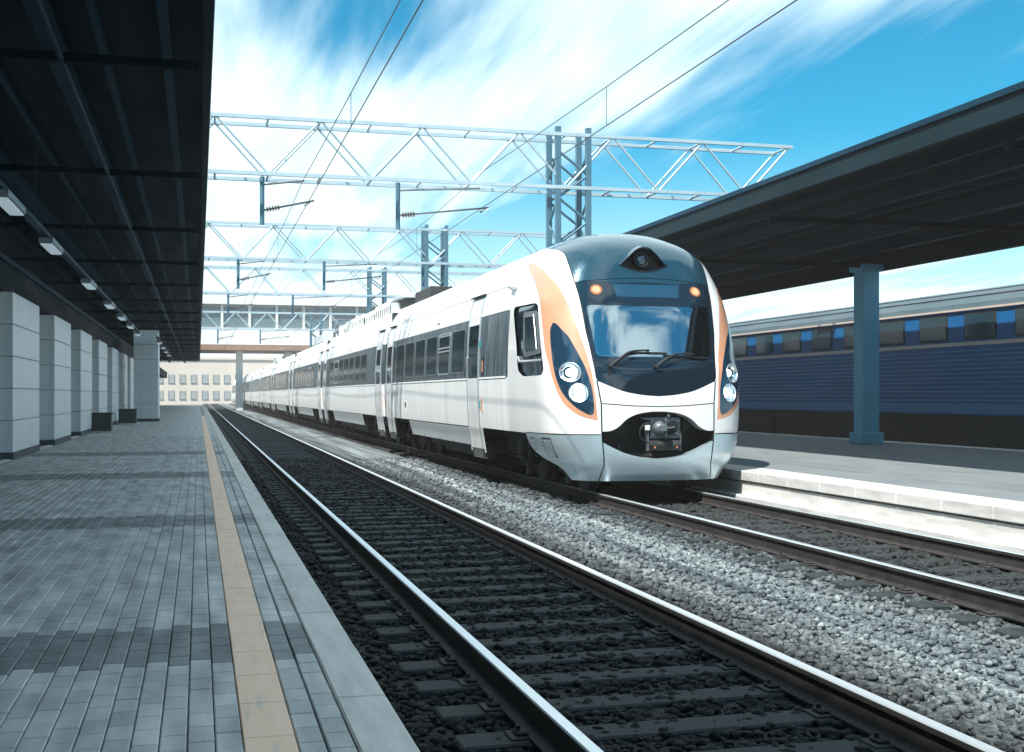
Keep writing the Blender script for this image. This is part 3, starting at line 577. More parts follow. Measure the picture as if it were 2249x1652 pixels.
def nose():
    loops = [OPEN, WS, DISP, EYE]; lines = []
    for s in (0, 1):
        m = mir if s else (lambda P: P)
        loops += [m(P) for P in (ORANGE, POD, LOOPS[0], LOOPS[1], CSE, SSE, CABW, SEAMW, HOODSEAM)]
        lines += [m(EDGE), m(mb), m([tuple(p) for p in SKC])]
    loops.append(HSE)
    pts = []; edges = []
    KA = 1.9
    def addp(p): pts.append((p[0] * KA, p[1])); return len(pts) - 1
    for P in loops:
        ids = [addp(p) for p in P]; edges += [(ids[i], ids[(i + 1) % len(ids)]) for i in range(len(ids))]
    for P in lines:
        ids = [addp(p) for p in P]; edges += list(zip(ids, ids[1:]))
    cur = np.array(pts)
    av = np.concatenate([np.linspace(-2, -1, 9)[:-1], np.linspace(-1, 1, 69), np.linspace(1, 2, 9)[1:]]); vv = np.linspace(0, VM - .012, 74)
    for v in vv:
        for a in av:
            p = (a * KA, v)
            if np.min((cur[:, 0] - p[0]) ** 2 + (cur[:, 1] - p[1]) ** 2) > .016 ** 2: pts.append(p)
    V, E, F, *_ = geometry.delaunay_2d_cdt([Vector(p) for p in pts], edges, [], 0, 1e-5)
    UV = [(p.x / KA, p.y) for p in V]
    reg = {}
    for f in F:
        a = sum(UV[i][0] for i in f) / len(f); v = sum(UV[i][1] for i in f) / len(f); q = abs(a); side = 'R' if a > 0 else 'L'
        if q > 2 or v > VM: continue
        if pip(VOID, q, v): continue
        if pip(OPEN, a, v) or pip(EYE, a, v): continue
        if pip(LOOPS[0], q, v) or pip(LOOPS[1], q, v): continue
        if pip(POD, q, v): k = 'pod' + side
        elif pip(WS, a, v): k = 'wind'
        elif pip(DISP, a, v): k = 'disp'
        elif pip(CSE, q, v) or pip(HSE, a, v) or pip(SSE, q, v) or pip(SEAMW, q, v) or pip(HOODSEAM, q, v): k = 'gap'
        elif pip(ORANGE, q, v): k = 'or' + side
        elif pip(FULL_MASK, a, v): k = 'mask'
        elif v > 3.33 and q < edge_a(v): k = 'hood'
        elif pip(CABW, q, v): k = 'cabw' + side
        elif q < cs_a(v) and v < .8: k = 'bump'
        elif v < .838: k = 'skirt' + side
        elif q < cs_a(v) and v < 1.31: k = 'low'
        elif q < cs_a(v) and v < 1.72: k = 'smile'
        else: k = 'shell'
        reg.setdefault(k, []).append(f)
    spec = {'shell': ('nose_shell', 'white', 0, None), 'mask': ('windscreen_mask', 'mask', 0, None), 'wind': ('windscreen', 'wind', -.004, None), 'disp': ('destination_display', 'display', -.006, None), 'gap': ('panel_gap', 'gap', -.014, None),
            'hood': ('roof_hood', 'hood', 0, None), 'smile': ('front_panel', 'white', 0, None), 'low': ('front_panel', 'white', 0, None), 'bump': ('bumper', 'silver', 0, None)}
    for s, nm in (('L', 'left'), ('R', 'right')):
        spec['pod' + s] = ('headlight_pod', 'pod', .004, None); spec['or' + s] = ('orange_panel', 'orange', .001, None)
        spec['skirt' + s] = ('corner_skirt', 'silver', 0, None); spec['cabw' + s] = ('cab_window_surround', 'mask', -.045, None)
    objs = {}
    for k, fs in reg.items():
        nm, mat, off, _ = spec[k]; used = sorted({i for f in fs for i in f}); ix = {i: j for j, i in enumerate(used)}
        nrm = [nn(*UV[i]) for i in used]; co = [ns(*UV[i]) + n * off for i, n in zip(used, nrm)]
        me = bpy.data.meshes.new(nm); me.from_pydata(co, [], [tuple(ix[i] for i in f) for f in fs]); me.materials.append(M[mat])
        me.polygons.foreach_set('use_smooth', [True] * len(me.polygons)); me.update()
        me.normals_split_custom_set_from_vertices(nrm)
        objs[k] = put(nm, me, train)
    return objs
NO = nose()

# lips that give the coupler opening and the skirt edge their thickness
def lip(loop, d, mats, name, parent, pick):
    b = B(); n = len(loop)
    for i in range(n):
        p, q = ns(*loop[i]), ns(*loop[(i + 1) % n]); c = Vector((0, .66, .85)); m = pick(loop[i], loop[(i + 1) % n])
        def inn(t, k): w = t + Vector((0, d * k, 0)); w.x -= (w.x - 0) * .02 * k; w.z += (.86 - w.z) * .05 * k; return w
        b.mat(m)
        for k in range(3): b.add([inn(p, k / 3), inn(q, k / 3), inn(q, (k + 1) / 3), inn(p, (k + 1) / 3)], [(0, 1, 2, 3)], True)
    return b.build(name, mats, parent)
lip(OPEN, .16, ['silver', 'white', 'gap'], 'opening_lip', train, lambda p, q: 0 if max(p[1], q[1]) < .72 else (1 if min(p[1], q[1]) > .88 else 2))
rc = B()
rc.box(-1.0, 1.0, .62, .66, .28, 1.4).box(-1.0, 1.0, .16, .66, 1.345, 1.39).box(-.86, .86, .3, .66, .28, .44)
rc.box(-1.0, -.98, .2, .66, .5, 1.4).box(.98, 1.0, .2, .66, .5, 1.4)
rc.box(-.95, -.42, .34, .60, .98, 1.33).box(.55, .95, .36, .60, 1.02, 1.33).box(-.6, .62, .3, .36, .60, .66).box(-.62, -.56, .28, .36, .55, .8)
rc.build('coupler_recess', 'under', train)
b = B()
for s in (1, -1):
    P = [(s * a, max(v, 0)) for a, v in SKC]
    for i in range(len(P) - 1):
        p, q = ns(*P[i]), ns(*P[i + 1]); k = lambda t: Vector((t.x * .965, t.y + .0, t.z + .0))
        b.add([p, q, k(q), k(p)], [(0, 1, 2, 3)])
bt = [ns(a, 0) for a in np.linspace(-.59, .59, 40)]
for p, q in zip(bt, bt[1:]): b.add([p, q, Vector((q.x * .97, q.y + .12, q.z + .01)), Vector((p.x * .97, p.y + .12, p.z + .01))], [(0, 1, 2, 3)])
b.build('skirt_edge', 'rubber', train)
# hatches on the corner skirt
for loop, scr in (([(1.0, .755), (.90, .755), (.893, .546), (.965, .528), (1.007, .619)], [(.95, .69)]), ([(.75, .77), (.633, .77), (.617, .418), (.735, .418), (.742, .594)], [(.727, .715), (.655, .715)])):
    for s in (-1,):
        ob = B(); n = len(loop); ce = np.mean(loop, 0)
        for i in range(n):
            p, q = np.array(loop[i]), np.array(loop[(i + 1) % n]); pi, qi = p + (ce - p) * .09, q + (ce - q) * .09
            
            for t0, t1 in ((0, .25), (.25, .5), (.5, .75), (.75, 1)):
                ob.add([nsn(s * x[0], x[1], .006) for x in (p + (q - p) * t0, p + (q - p) * t1, pi + (qi - pi) * t1, pi + (qi - pi) * t0)], [(0, 1, 2, 3)])
        h = ob.build('skirt_hatch', 'gap', NO['skirtL'])
        for a, v in scr: B().cyl(nsn(s * a, v, -.01), nsn(s * a, v, .012), .014, 8).build('latch', 'steel', NO['skirtL'])
hg = B()
for k in range(5): t = .62 + k * .024; hg.box(0, 0, 0, 0, 0, 0) if 0 else hg.cyl(nsn(-t, .418, .008), nsn(-t - .014, .418, .008), .011, 6)
hg.build('hinge', 'alu', NO['skirtL'])
# headlights: bowl, ring, lens
for s, k in ((-1, 'podL'), (1, 'podR')):
    for j, (x, z, r) in enumerate(LAMPS):
        loop = LOOPS[j]; rim = [nsn(s * a, v, .004) for a, v in loop]; cen = sum(rim, Vector()) / len(rim); n = len(rim)
        back = cen + Vector((s * -.02, .13, 0)); hd = bpy.data.objects
        b = B(); rings = [rim]
        for f, rr in ((.35, .80), (.75, .62), (1.0, .56)):
            rings.append([Vector((cen.x + (p.x - cen.x) * rr, 0, cen.z + (p.z - cen.z) * rr)) for p in rim])
            for p, c in zip(rings[-1], rim): p.y = c.y * (1 - f) + (back.y) * f
        for q in range(3): b.add(rings[q] + rings[q + 1], [(i, (i + 1) % n, n + (i + 1) % n, n + i) for i in range(n)], True)
        bowl = b.build('headlight', 'chrome', NO[k])
        B().tube([nsn(s * a, v, .008) for a, v in loop + loop[:1]], .008, 6).build('headlight_rim', 'alu', NO[k])
        B().cyl(back + Vector((0, -.004, 0)), back + Vector((0, .03, 0)), r * .60, 24).build('lamp_seat', 'cabdark', NO[k])
        lb = B(); lr = r * (.40 if j == 0 else .50)
        for i in range(4):
            r0, r1 = lr * math.cos(i * PI / 8), lr * math.cos((i + 1) * PI / 8)
            lb.cyl(back + Vector((0, -.012 - .035 * math.sin(i * PI / 8), 0)), back + Vector((0, -.012 - .035 * math.sin((i + 1) * PI / 8), 0)), r0, 20, max(r1, .001), caps=False)
        lb.build('headlight_lens', 'lens' if j else 'lens2', NO[k])
# amber marker lamps
for s, k in ((-1, 0), (1, 1)):
    ac = .315; vc = 3.205
    p = nsn(s * ac, vc, 0); nrm = nn(s * ac, vc)
    ob = B().cyl(p - nrm * .02, p + nrm * .006, .098, 24).build('marker_lamp', 'amber', train)
    dots = B(); e1 = nrm.cross(Vector((0, 0, 1))).normalized(); e2 = e1.cross(nrm)
    for i in range(-4, 5):
        for j in range(-4, 5):
            if i * i + j * j <= 15 and (i + j) % 2 == 0: c = p + e1 * i * .0175 + e2 * j * .0175; dots.cyl(c + nrm * .006, c + nrm * .012, .0075, 6)
    dots.build('marker_led', 'amberdot', ob)['kind'] = 'stuff'
# roof lamp under its eyelid hood
def roof_lamp():
    n = 24; W = .43; yf = .68
    top = []; bot = []
    for i in range(n + 1):
        u = -1 + 2 * i / n; x = u * W; h = .315 * (math.cos(u * PI / 2) ** 1.3)
        top.append(Vector((x, yf + .05 * abs(u) ** 2, 3.76 + h))); bot.append(Vector((x, yf + .05 * abs(u) ** 2 + .01, 3.76 - .12 * math.cos(u * PI / 2))))
    b = B(); back = []
    for p in top:
        v = v_of(min(p.z + .02, 4.46)); y = ns(a_of_x(p.x, v), v).y
        back.append(Vector((p.x, max(y + .05, p.y + .05), p.z + .03)))
    mid = [(p + q) / 2 + Vector((0, 0, .012)) for p, q in zip(top, back)]
    for A, D in ((top, mid), (mid, back)): b.add(A + D, [(i, i + 1, n + 2 + i, n + 1 + i) for i in range(n)], True)
    inn = [p + Vector((0, .012, -.03 * (1 - abs(p.x) / W))) for p in top]; b.add(top + inn, [(i, i + 1, n + 2 + i, n + 1 + i) for i in range(n)], True)
    hd = b.build('lamp_hood', 'hood', train)
    f = B(); lp = [ns(*p) for p in EYE]; m = len(lp); bk = [Vector((p.x * .93, max(.90, p.y + .04), 3.80 + (p.z - 3.80) * .9)) for p in lp]
    f.add(lp + bk, [(i, (i + 1) % m, m + (i + 1) % m, m + i) for i in range(m)], True); f.add(bk + [Vector((0, .93, 3.84))], [(i, (i + 1) % m, m) for i in range(m)])
    f.build('lamp_recess', 'rubber', train)
    B().tube([nsn(a, v, .004) for a, v in EYE[18:] + EYE[:1]], .010, 6).build('lamp_sill', 'mask', train)
    c = Vector((0, .86, 3.865))
    B().cyl(c, c + Vector((0, -.05, 0)), .135, 28).build('lamp_ring', 'mask', train)
    r2 = B(); r2.tube([c + Vector((.115 * math.cos(t), -.055, .115 * math.sin(t))) for t in np.linspace(0, 2 * PI, 29)], .010, 6); r2.build('lamp_rim', 'iron', train)
    l = B(); c2 = c + Vector((0, -.052, 0))
    for i in range(4):
        r0, r1 = .085 * math.cos(i * PI / 8), .085 * math.cos((i + 1) * PI / 8); l.cyl(c2 + Vector((0, -.03 * math.sin(i * PI / 8), 0)), c2 + Vector((0, -.03 * math.sin((i + 1) * PI / 8), 0)), r0, 24, max(r1, .001), caps=False)
    l.build('roof_lamp', 'clearlens', train)
roof_lamp()
# wipers
def wiper(piv, elbow, tip, b0, b1):
    t = B()
    P = [nsn(*piv, .05), nsn(piv[0] * .5 + elbow[0] * .5, piv[1] * .5 + elbow[1] * .5 + .012, .085), nsn(*elbow, .08), nsn(*tip, .06)]
    C_ = [Vector(p) for p in crom([tuple(p) for p in P], 5)]; t.tube(C_, [.026 - .012 * i / (len(C_) - 1) for i in range(len(C_))], 8)
    t.cyl(nsn(*piv, -.01), nsn(*piv, .075), .034, 14)
    w = t.build('wiper', 'rubber', train)
    bl = B(); bl.tube([nsn(b0[0] + (b1[0] - b0[0]) * k / 8, b0[1] + (b1[1] - b0[1]) * k / 8, .022) for k in range(9)], .012, 6)
    bl.cyl(nsn(*tip, .02), nsn(*tip, .062), .016, 8).build('wiper_blade', 'rubber', w)
wiper((-.275, 1.925), (-.155, 2.15), (-.045, 2.18), (-.16, 2.155), (.075, 2.148))
wiper((-.01, 1.92), (.125, 2.112), (.225, 2.125), (.05, 2.118), (.30, 2.07))
B().tube([nsn(-.265, 1.90, .03), nsn(-.262, 1.86, .03), nsn(-.272, 1.815, .025), nsn(-.283, 1.80, .02), nsn(-.285, 1.85, .03), nsn(-.28, 1.91, .04)], .006, 6).build('washer_hose', 'rubber', train)
B().tube([nsn(-.352, 2.03, .004), nsn(-.2, 2.016, .004), nsn(0, 2.012, .004), nsn(.2, 2.016, .004), nsn(.352, 2.03, .004)], .006, 6).build('windscreen_trim', 'hood', train)
# cab interior
cb = B()
cb.box(-1.45, 1.45, 2.2, 2.24, 1.5, 3.45); cb.box(-1.5, -1.46, 1.1, 2.2, 1.5, 3.45); cb.box(1.46, 1.5, 1.1, 2.2, 1.5, 3.45); cb.box(-1.3, 1.3, .95, 2.2, 3.2, 3.24); cb.box(-1.4, 1.4, .5, 2.2, 1.48, 1.52)
cab = cb.build('cab', 'cabwall', train)
d = B(); dn = 14
for i in range(dn):
    x0, x1 = -1.28 + 2.56 * i / dn, -1.28 + 2.56 * (i + 1) / dn
    h = lambda x: 2.30 - .10 * (abs(x) / 1.28) ** 3; yb = lambda x: .34 + .12 * (abs(x) / 1.2) ** 2
    d.add([(x0, yb(x0), 2.12), (x1, yb(x1), 2.12), (x1, .95, h(x1)), (x0, .95, h(x0)), (x1, 1.25, h(x1) - .03), (x0, 1.25, h(x0) - .03), (x1, 1.3, 1.6), (x0, 1.3, 1.6)], [(0, 1, 2, 3), (3, 2, 4, 5), (5, 4, 6, 7)], True)
d.build('desk', 'cabdash', cab)
B().prism(rrect(-.20, .20, -.13, .13, .06), lambda u, w, q: (.30 + u, 1.55 + q, 2.60 + w), 0, .12).prism(rrect(-.32, .32, -.42, .14, .1), lambda u, w, q: (.30 + u, 1.53 + q, 2.32 + w), 0, .14).build('driver_seat', 'cabdark', cab)
B().box(.62, .98, 2.16, 2.198, 2.44, 2.80, .01).build('wall_panel', 'cabdark', cab)
B().box(.72, .86, 2.15, 2.159, 2.66, 2.69).box(.9, .93, 2.15, 2.159, 2.52, 2.55).cyl((.80, 2.16, 2.51), (.80, 2.145, 2.51), .02, 10).build('wall_switch', 'sign', cab)
B().box(-.02, .02, 2.14, 2.198, 1.6, 3.2).box(1.10, 1.13, 2.15, 2.198, 1.6, 3.2).build('door_frame', 'cabdark', cab)
B().box(-1.05, 1.05, .98, 1.02, 3.05, 3.19).build('sun_blind', 'cabwall', cab)
# coupler
cp = B()
fx = lambda u, w, q: (u, q, w); cx0, zc_ = .12, 1.072
plate = [(cx0 - .26, .905), (cx0 - .04, .905), (cx0 + .01, .885), (cx0 + .06, .905), (cx0 + .26, .905), (cx0 + .26, 1.225), (cx0 + .245, 1.24), (cx0 + .10, 1.24), (cx0 + .085, 1.285), (cx0 + .05, 1.30), (cx0 + .015, 1.285), (cx0, 1.24), (cx0 - .42, 1.24), (cx0 - .425, 1.215), (cx0 - .30, 1.205), (cx0 - .26, 1.18)]
cp.prism(plate, fx, .05, .13)
coupler = cp.build('coupler', 'iron', train)
c = B(); rs = [.112, .108, .095, .07, .05]; ys = [.05, .02, -.02, -.055, -.07]
for i in range(4): c.cyl((cx0 - .105, ys[i], zc_), (cx0 - .105, ys[i + 1], zc_), rs[i], 24, rs[i + 1], caps=(i == 3))
c.box(cx0 - .15, cx0 - .02, -.11, -.04, zc_ - .055, zc_ + .055, .012).build('coupler_cone', 'steel', coupler)
c = B(); c.tube([(cx0 + .12 + .115 * math.cos(t), .048, zc_ + .115 * math.sin(t)) for t in np.linspace(0, 2 * PI, 33)], .010, 6); c.build('coupler_ring', 'iron', coupler)
B().cyl((cx0 + .12, .048, zc_), (cx0 + .12, .049, zc_), .11, 28).build('coupler_socket', 'gap', coupler)
B().box(cx0 - .02, cx0 + .10, -.01, .04, zc_ - .012, zc_ + .012, .004).cyl((cx0 + .10, .03, zc_ + .005), (cx0 + .15, .03, zc_ + .005), .018, 10).build('coupler_hook', 'steel', coupler)
c = B()
for x, z in ((-.21, .965), (-.21, 1.18), (.22, .965), (.22, 1.18), (.01, 1.15), (.01, 1.0)): c.cyl((cx0 + x, .05, z), (cx0 + x, .035, z), .014, 8)
for x, z in ((.01, 1.20), (.01, .95), (.05, 1.27)): c.cyl((cx0 + x, .05, z), (cx0 + x, .03, z), .024, 14)
c.build('coupler_bolt', 'steel', coupler)['kind'] = 'stuff'
c = B(); c.cyl((cx0 - .27, .10, .79), (cx0 + .26, .10, .79), .085, 20); c.build('draft_roller', 'under', coupler)
B().box(cx0 - .30, cx0 - .275, .06, .16, .70, 1.16, .004).build('bracket', 'steel', coupler); B().box(cx0 + .262, cx0 + .285, .06, .16, .70, .98, .004).build('bracket', 'steel', coupler)
B().box(cx0 - .345, cx0 - .265, .02, .09, 1.03, 1.115, .01).build('connector', 'sign', coupler)
B().tube([tuple(p) for p in crom([(cx0 - .28, .06, 1.14), (cx0 - .37, .04, 1.13), (cx0 - .44, .03, 1.03), (cx0 - .43, .04, .93), (cx0 - .35, .05, .86), (cx0 - .29, .07, .84)], 5)], .013, 8).build('hose', 'rubber', coupler)
for x in (-.19, .19):
    B().add([(cx0 + x - .018, .012, .745), (cx0 + x + .018, .012, .745), (cx0 + x, .012, .785), (cx0 + x - .018, .014, .745), (cx0 + x + .018, .014, .745), (cx0 + x, .014, .785)], [(0, 1, 2), (3, 5, 4), (0, 3, 4, 1), (1, 4, 5, 2), (2, 5, 3, 0)]).build('warning_triangle', 'warn', coupler)
# cab side window set in its surround
for s, k in ((-1, 'cabwL'), (1, 'cabwR')):
    fr = [(a_of(2.20, 2.92), 2.92), (.73, 2.905), (.69, 2.256), (.705, 2.16), (a_of(2.06, 2.12), 2.12)]; gl = [(a_of(2.06, 2.83), 2.83), (.765, 2.82), (.722, 2.30), (a_of(1.96, 2.22) if a_of(1.96, 2.22) > 1 else .985, 2.22)]
    frr = rnd(fr, .12, 3); b = B(); n = len(frr); ce = np.mean(frr, 0); inner = [tuple(np.array(p) + (ce - np.array(p)) * .22) for p in frr]
    o = [nsn(s * a, v, -.022) for a, v in frr]; i_ = [nsn(s * a, v, -.022) for a, v in inner]; ob = [nsn(s * a, v, -.047) for a, v in frr]; ib = [nsn(s * a, v, -.060) for a, v in inner]
    for A, D in ((o, i_), (o, ob), (i_, ib)): b.add(A + D, [(j, (j + 1) % n, n + (j + 1) % n, n + j) for j in range(n)])
    w = b.build('cab_window', 'steel', train)
    g = B(); g.add([nsn(s * a, v, -.036) for a, v in inner], [tuple(range(n))]); g.build('pane', 'pane', w)
    B().tube([nsn(s * a, v, -.02) for a, v in [(.79, 2.84), (.765, 2.55), (.752, 2.24)]], .012, 6).build('sliding_bar', 'alu', w)
    lp = [(a_of(2.40, 2.14) if s else 0, 2.14), (a_of(2.28, 2.05), 2.055), (1.0, 2.045), (.68, 2.05), (.668, 2.13)]
    B().tube([nsn(s * a, v, -.025) for a, v in lp], .028, 8).build('window_ledge', 'alu', w)
# small camera pod on the shoulder
p = nsn(-a_of(2.92, 3.46), 3.46, 0); 
B().cyl(p, p + Vector((-.10, 0, 0)), .085, 18).cyl(p + Vector((-.10, 0, 0)), p + Vector((-.12, .0, 0)), .08, 18, .06).cyl(p + Vector((-.06, .02, 0)), p + Vector((-.06, .24, 0)), .065, 18, .05).build('side_camera', 'white', train)

# ------------------------------------------------------------------ the carriages
def lx(z):
    if z < .95: return 1.70 - (.95 - z) * .16
    return float(np.interp(z, SD[:, 1], SD[:, 0]))
ZB0, ZB1, ZG = 1.93, 3.15, 3.63
secz = [(float(x), float(z)) for x, z in SD if z >= .95]
def shell(L, end0=True):
    pts = [(x, z) for x, z in secz]
    for zz in (ZB0, ZB1, ZG): pts.append((lx(zz), zz))
    up = sorted([p for p in pts if p[1] < 4.46], key=lambda p: p[1]) + [(.45, 4.462), (0, 4.48)]
    loop = [(-x, z) for x, z in up] + [(x, z) for x, z in up[::-1][1:]]
    loop = [loop[0]] + [q for p, q in zip(loop, loop[1:]) if abs(p[0] - q[0]) + abs(p[1] - q[1]) > 1e-4]
    b = B(); n = len(loop); st = [0, .05, .14] + [L * i / 8 for i in range(1, 8)] + [L - .14, L - .05, L]
    ins = lambda y: (.06 if y in (0, L) else .018 if y in (.05, L - .05) else 0) * (1 if end0 or y > 1 else 0)
    def P(p, y): k = ins(y); return (p[0] * (1 - k / 1.74), y, p[1] - (k * .6 if p[1] > 3.6 else 0))
    for i in range(n - 1):
        p, q = loop[i], loop[i + 1]; zm = (p[1] + q[1]) / 2
        b.mat(1 if ZB0 < zm < ZB1 else 0 if zm < ZG else 2)
        for y0, y1 in zip(st, st[1:]): b.add([P(p, y0), P(q, y0), P(q, y1), P(p, y1)], [(0, 1, 2, 3)], True)
    b.mat(3); b.add([P(p, 0) for p in loop], [tuple(range(n))]); b.add([P(p, L) for p in loop], [tuple(range(n))]); b.add([(-1.69, 0, .95), (1.69, 0, .95), (1.69, L, .95), (-1.69, L, .95)], [(0, 1, 2, 3)])
    # belt rails and gutter
    b.mat(0)
    for z in (ZB0, ZB1 + .02, ZG):
        for s in (-1, 1):
            x = lx(z); b.add([(s * x, .14, z - .02), (s * (x + .012), .14, z - .012), (s * (x + .012), .14, z + .012), (s * x, .14, z + .02), (s * x, L - .14, z - .02), (s * (x + .012), L - .14, z - .012), (s * (x + .012), L - .14, z + .012), (s * x, L - .14, z + .02)], [(0, 1, 5, 4), (1, 2, 6, 5), (2, 3, 7, 6)])
    return b.mesh('carriage', ['side', 'band', 'roof', 'rubber'])
def sidefn(y0): return lambda u, w, d: (-(lx(w) + d), y0 + u, w)
def win_meshes(w, kind):
    """window built round y=0: rim ring, pane(s)"""
    z0, z1 = 2.06, 3.02; P = rrect(-w / 2, w / 2, z0, z1, .10, 5); Q = rrect(-w / 2 + .035, w / 2 - .035, z0 + .035, z1 - .035, .075, 5); n = len(P); f = sidefn(0)
    b = B(); o = [f(u, v, .010) for u, v in P]; i_ = [f(u, v, .010) for u, v in Q]; ob = [f(u, v, -.01) for u, v in P]; ib = [f(u, v, -.012) for u, v in Q]
    for A, D in ((o, i_), (o, ob), (i_, ib)): b.add(A + D, [(j, (j + 1) % n, n + (j + 1) % n, n + j) for j in range(n)])
    if kind: 
        for z in (2.58, 2.66, 2.93): b.prism([(-w / 2 + .03, z), (w / 2 - .03, z), (w / 2 - .03, z + .035), (-w / 2 + .03, z + .035)], f, .002, .016)
    g = B(); m = 6; zz = [z0 + .03 + (z1 - z0 - .06) * k / m for k in range(m + 1)]
    # the pane follows the bowed side
    rows = []
    for v in sorted({round(q[1], 4) for q in Q} | set(zz)):
        dz = max(0, v - (z1 - .11), (z0 + .11) - v); hw = w / 2 - .035 - (.075 - math.sqrt(max(0, .075 ** 2 - dz * dz))); rows.append((f(-hw, v, .003), f(hw, v, .003)))
    for p, q in zip(rows, rows[1:]): g.add([p[0], p[1], q[1], q[0]], [(0, 1, 2, 3)], True)
    return b, g
WINCACHE = {}
def window(cr, y, w, kind):
    key = (round(w, 2), kind)
    if key not in WINCACHE:
        b, g = win_meshes(w, kind); WINCACHE[key] = (b.mesh('window_frame', 'steel' if not kind else 'alu'), g.mesh('window', 'pane'))
    fm, gm = WINCACHE[key]
    put('window', gm, cr, (0, y, 0)); put('window_frame', fm, cr, (0, y, 0))
DOORC = {}
def door(cr, y, w, hand):
    """hand -1: handle and window towards -y"""
    key = (round(w, 2), hand)
    if key not in DOORC:
        f = sidefn(0); h = w / 2; b = B(); zz = [.52, .62, .8, .95, 1.3, 1.7, ZB0, 2.3, 2.7, 3.02, 3.3, 3.56]
        for z0, z1 in zip(zz, zz[1:]):
            b.mat(1 if z0 >= ZB0 and z1 <= 3.03 else 0)
            b.add([f(-h, z0, .012), f(h, z0, .012), f(h, z1, .012), f(-h, z1, .012)], [(0, 1, 2, 3)], True)
        b.mat(2)
        for u in (-h, h):
            for z0, z1 in zip(zz, zz[1:]): b.add([f(u - .035, z0, -.03), f(u - .025, z0, .026), f(u + .025, z0, .026), f(u + .035, z0, -.03), f(u - .035, z1, -.03), f(u - .025, z1, .026), f(u + .025, z1, .026), f(u + .035, z1, -.03)], [(0, 1, 5, 4), (1, 2, 6, 5), (2, 3, 7, 6)])
        b.add([f(-h, 3.56, -.03), f(h, 3.56, -.03), f(h, 3.56, .012), f(-h, 3.56, .012)], [(0, 1, 2, 3)]).add([f(-h, .52, -.1), f(h, .52, -.1), f(h, .52, .012), f(-h, .52, .012)], [(0, 1, 2, 3)])
        b.mat(0)
        for u0, u1 in ((-h - .17, -h - .035), (h + .035, h + .17)):
            for z0, z1 in ((.45, .6), (.6, .8), (.8, .96)): b.add([f(u0, z0, 0), f(u1, z0, 0), f(u1, z1, 0), f(u0, z1, 0)], [(0, 1, 2, 3)])
        gu = B(); gu.prism([(-h - .06, 3.60), (h + .06, 3.60), (h + .06, 3.625), (-h - .06, 3.625)], f, -.02, .075)
        g = B(); g.prism(rrect(-.21 + hand * .12, .21 + hand * .12, 2.0, 2.93, .07), f, .0125, .0165)
        hn = B(); u = -hand * (h - .10); hn.tube([f(u, 2.12, .02), f(u, 2.15, .05), f(u, 2.36, .05), f(u, 2.39, .02)], .014, 8)
        st = B()
        for k in range(9): z = .33 + k * .032; o = -.05 + k * .004; st.prism([(-h + .06, z), (h - .06, z), (h - .06, z + .009), (-h + .06, z + .009)], lambda a, c, d: (-(1.66 + d), a, c), -.22, o)
        bk = B().box(-1.52, -1.40, -h + .06, h - .06, .33, .62)
        for u_ in (-h + .05, h - .07): bk.prism([(u_, .32), (u_ + .02, .32), (u_ + .02, .62), (u_, .62)], lambda a, c, d: (-(1.66 + d), a, c), -.24, -.03)
        DOORC[key] = (b.mesh('door', ['white', 'mask', 'alu']), gu.mesh('rain_gutter', 'rubber'), g.mesh('door_window', 'pane'), hn.mesh('door_handle', 'alu'), st.mesh('step', 'alu'), bk.mesh('step_box', 'under'))
    for me in DOORC[key]: put(me.name.split('.')[0], me, cr, (0, y, 0))
def bogie():
    b = B()
    for s in (-1, 1):
        b.prism([(-1.75, .50), (-1.2, .42), (-.5, .62), (.5, .62), (1.2, .42), (1.75, .50), (1.75, .66), (.6, .80), (-.6, .80), (-1.75, .66)], lambda u, w, d: (s * d, u, w), 1.06, 1.18)
        for y in (-1.25, 1.25):
            b.cyl((s * .80, y, .45), (s * .93, y, .45), .45, 28).cyl((s * .76, y, .45), (s * .80, y, .45), .48, 28)
            b.cyl((s * 1.0, y, .45), (s * 1.30, y, .45), .15, 16).cyl((s * 1.30, y, .45), (s * 1.34, y, .45), .11, 16)
            b.box(min(s * 1.02, s * 1.26), max(s * 1.02, s * 1.26), y - .17, y + .17, .30, .60, .03)
            b.prism([(y - .12, .30), (y + .12, .30), (y + .06, .12), (y - .06, .12)], lambda u, w, d: (s * d, u, w), 1.16, 1.22)
        b.cyl((s * 1.28, -.62, .62), (s * 1.28, -.18, .70), .06, 12).cyl((s * 1.28, .7, .35), (s * 1.28, .7, .85), .05, 12)
        b.tube([(s * 1.3, 1.0, .55), (s * 1.34, .8, .35), (s * 1.3, .6, .5), (s * 1.25, .5, .8)], .018, 6)
    b.box(-1.06, 1.06, -.25, .25, .45, .75)
    sp = B()
    for s in (-1, 1):
        for y in (-.86, .86, -1.62, 1.62):
            sp.tube([(s * 1.2 + .085 * math.cos(t), y + .085 * math.sin(t), .48 + .036 * t / (2 * PI) * 2) for t in np.linspace(0, 2 * PI * 5, 60)], .018, 6)
    return b.mesh('bogie', 'under'), sp.mesh('spring', 'steel')
BOG = bogie()
def put_bogie(cr, y):
    put('bogie', BOG[0], cr, (0, y, 0)); put('spring', BOG[1], cr, (0, y, 0))
def skirt(cr, y0, y1, seams):
    f = lambda u, w, d: (-(lx(w) + d), u, w); e = [y0] + seams + [y1]
    for a, c in zip(e, e[1:]):
        sl = .16 if c == y1 else 0; B().prism([(a + .004, .56), (c - .004 - sl, .56), (c - .004, .925), (a + .004, .925)], lambda u, w, d: (-(1.70 - (.925 - w) * .22 + d), u, w), -.03, 0).build('skirt_panel', 'panel', cr)
        B().cyl((-1.63, a + .06, .585), (-1.615, a + .06, .585), .02, 8).build('skirt_latch', 'under', cr)
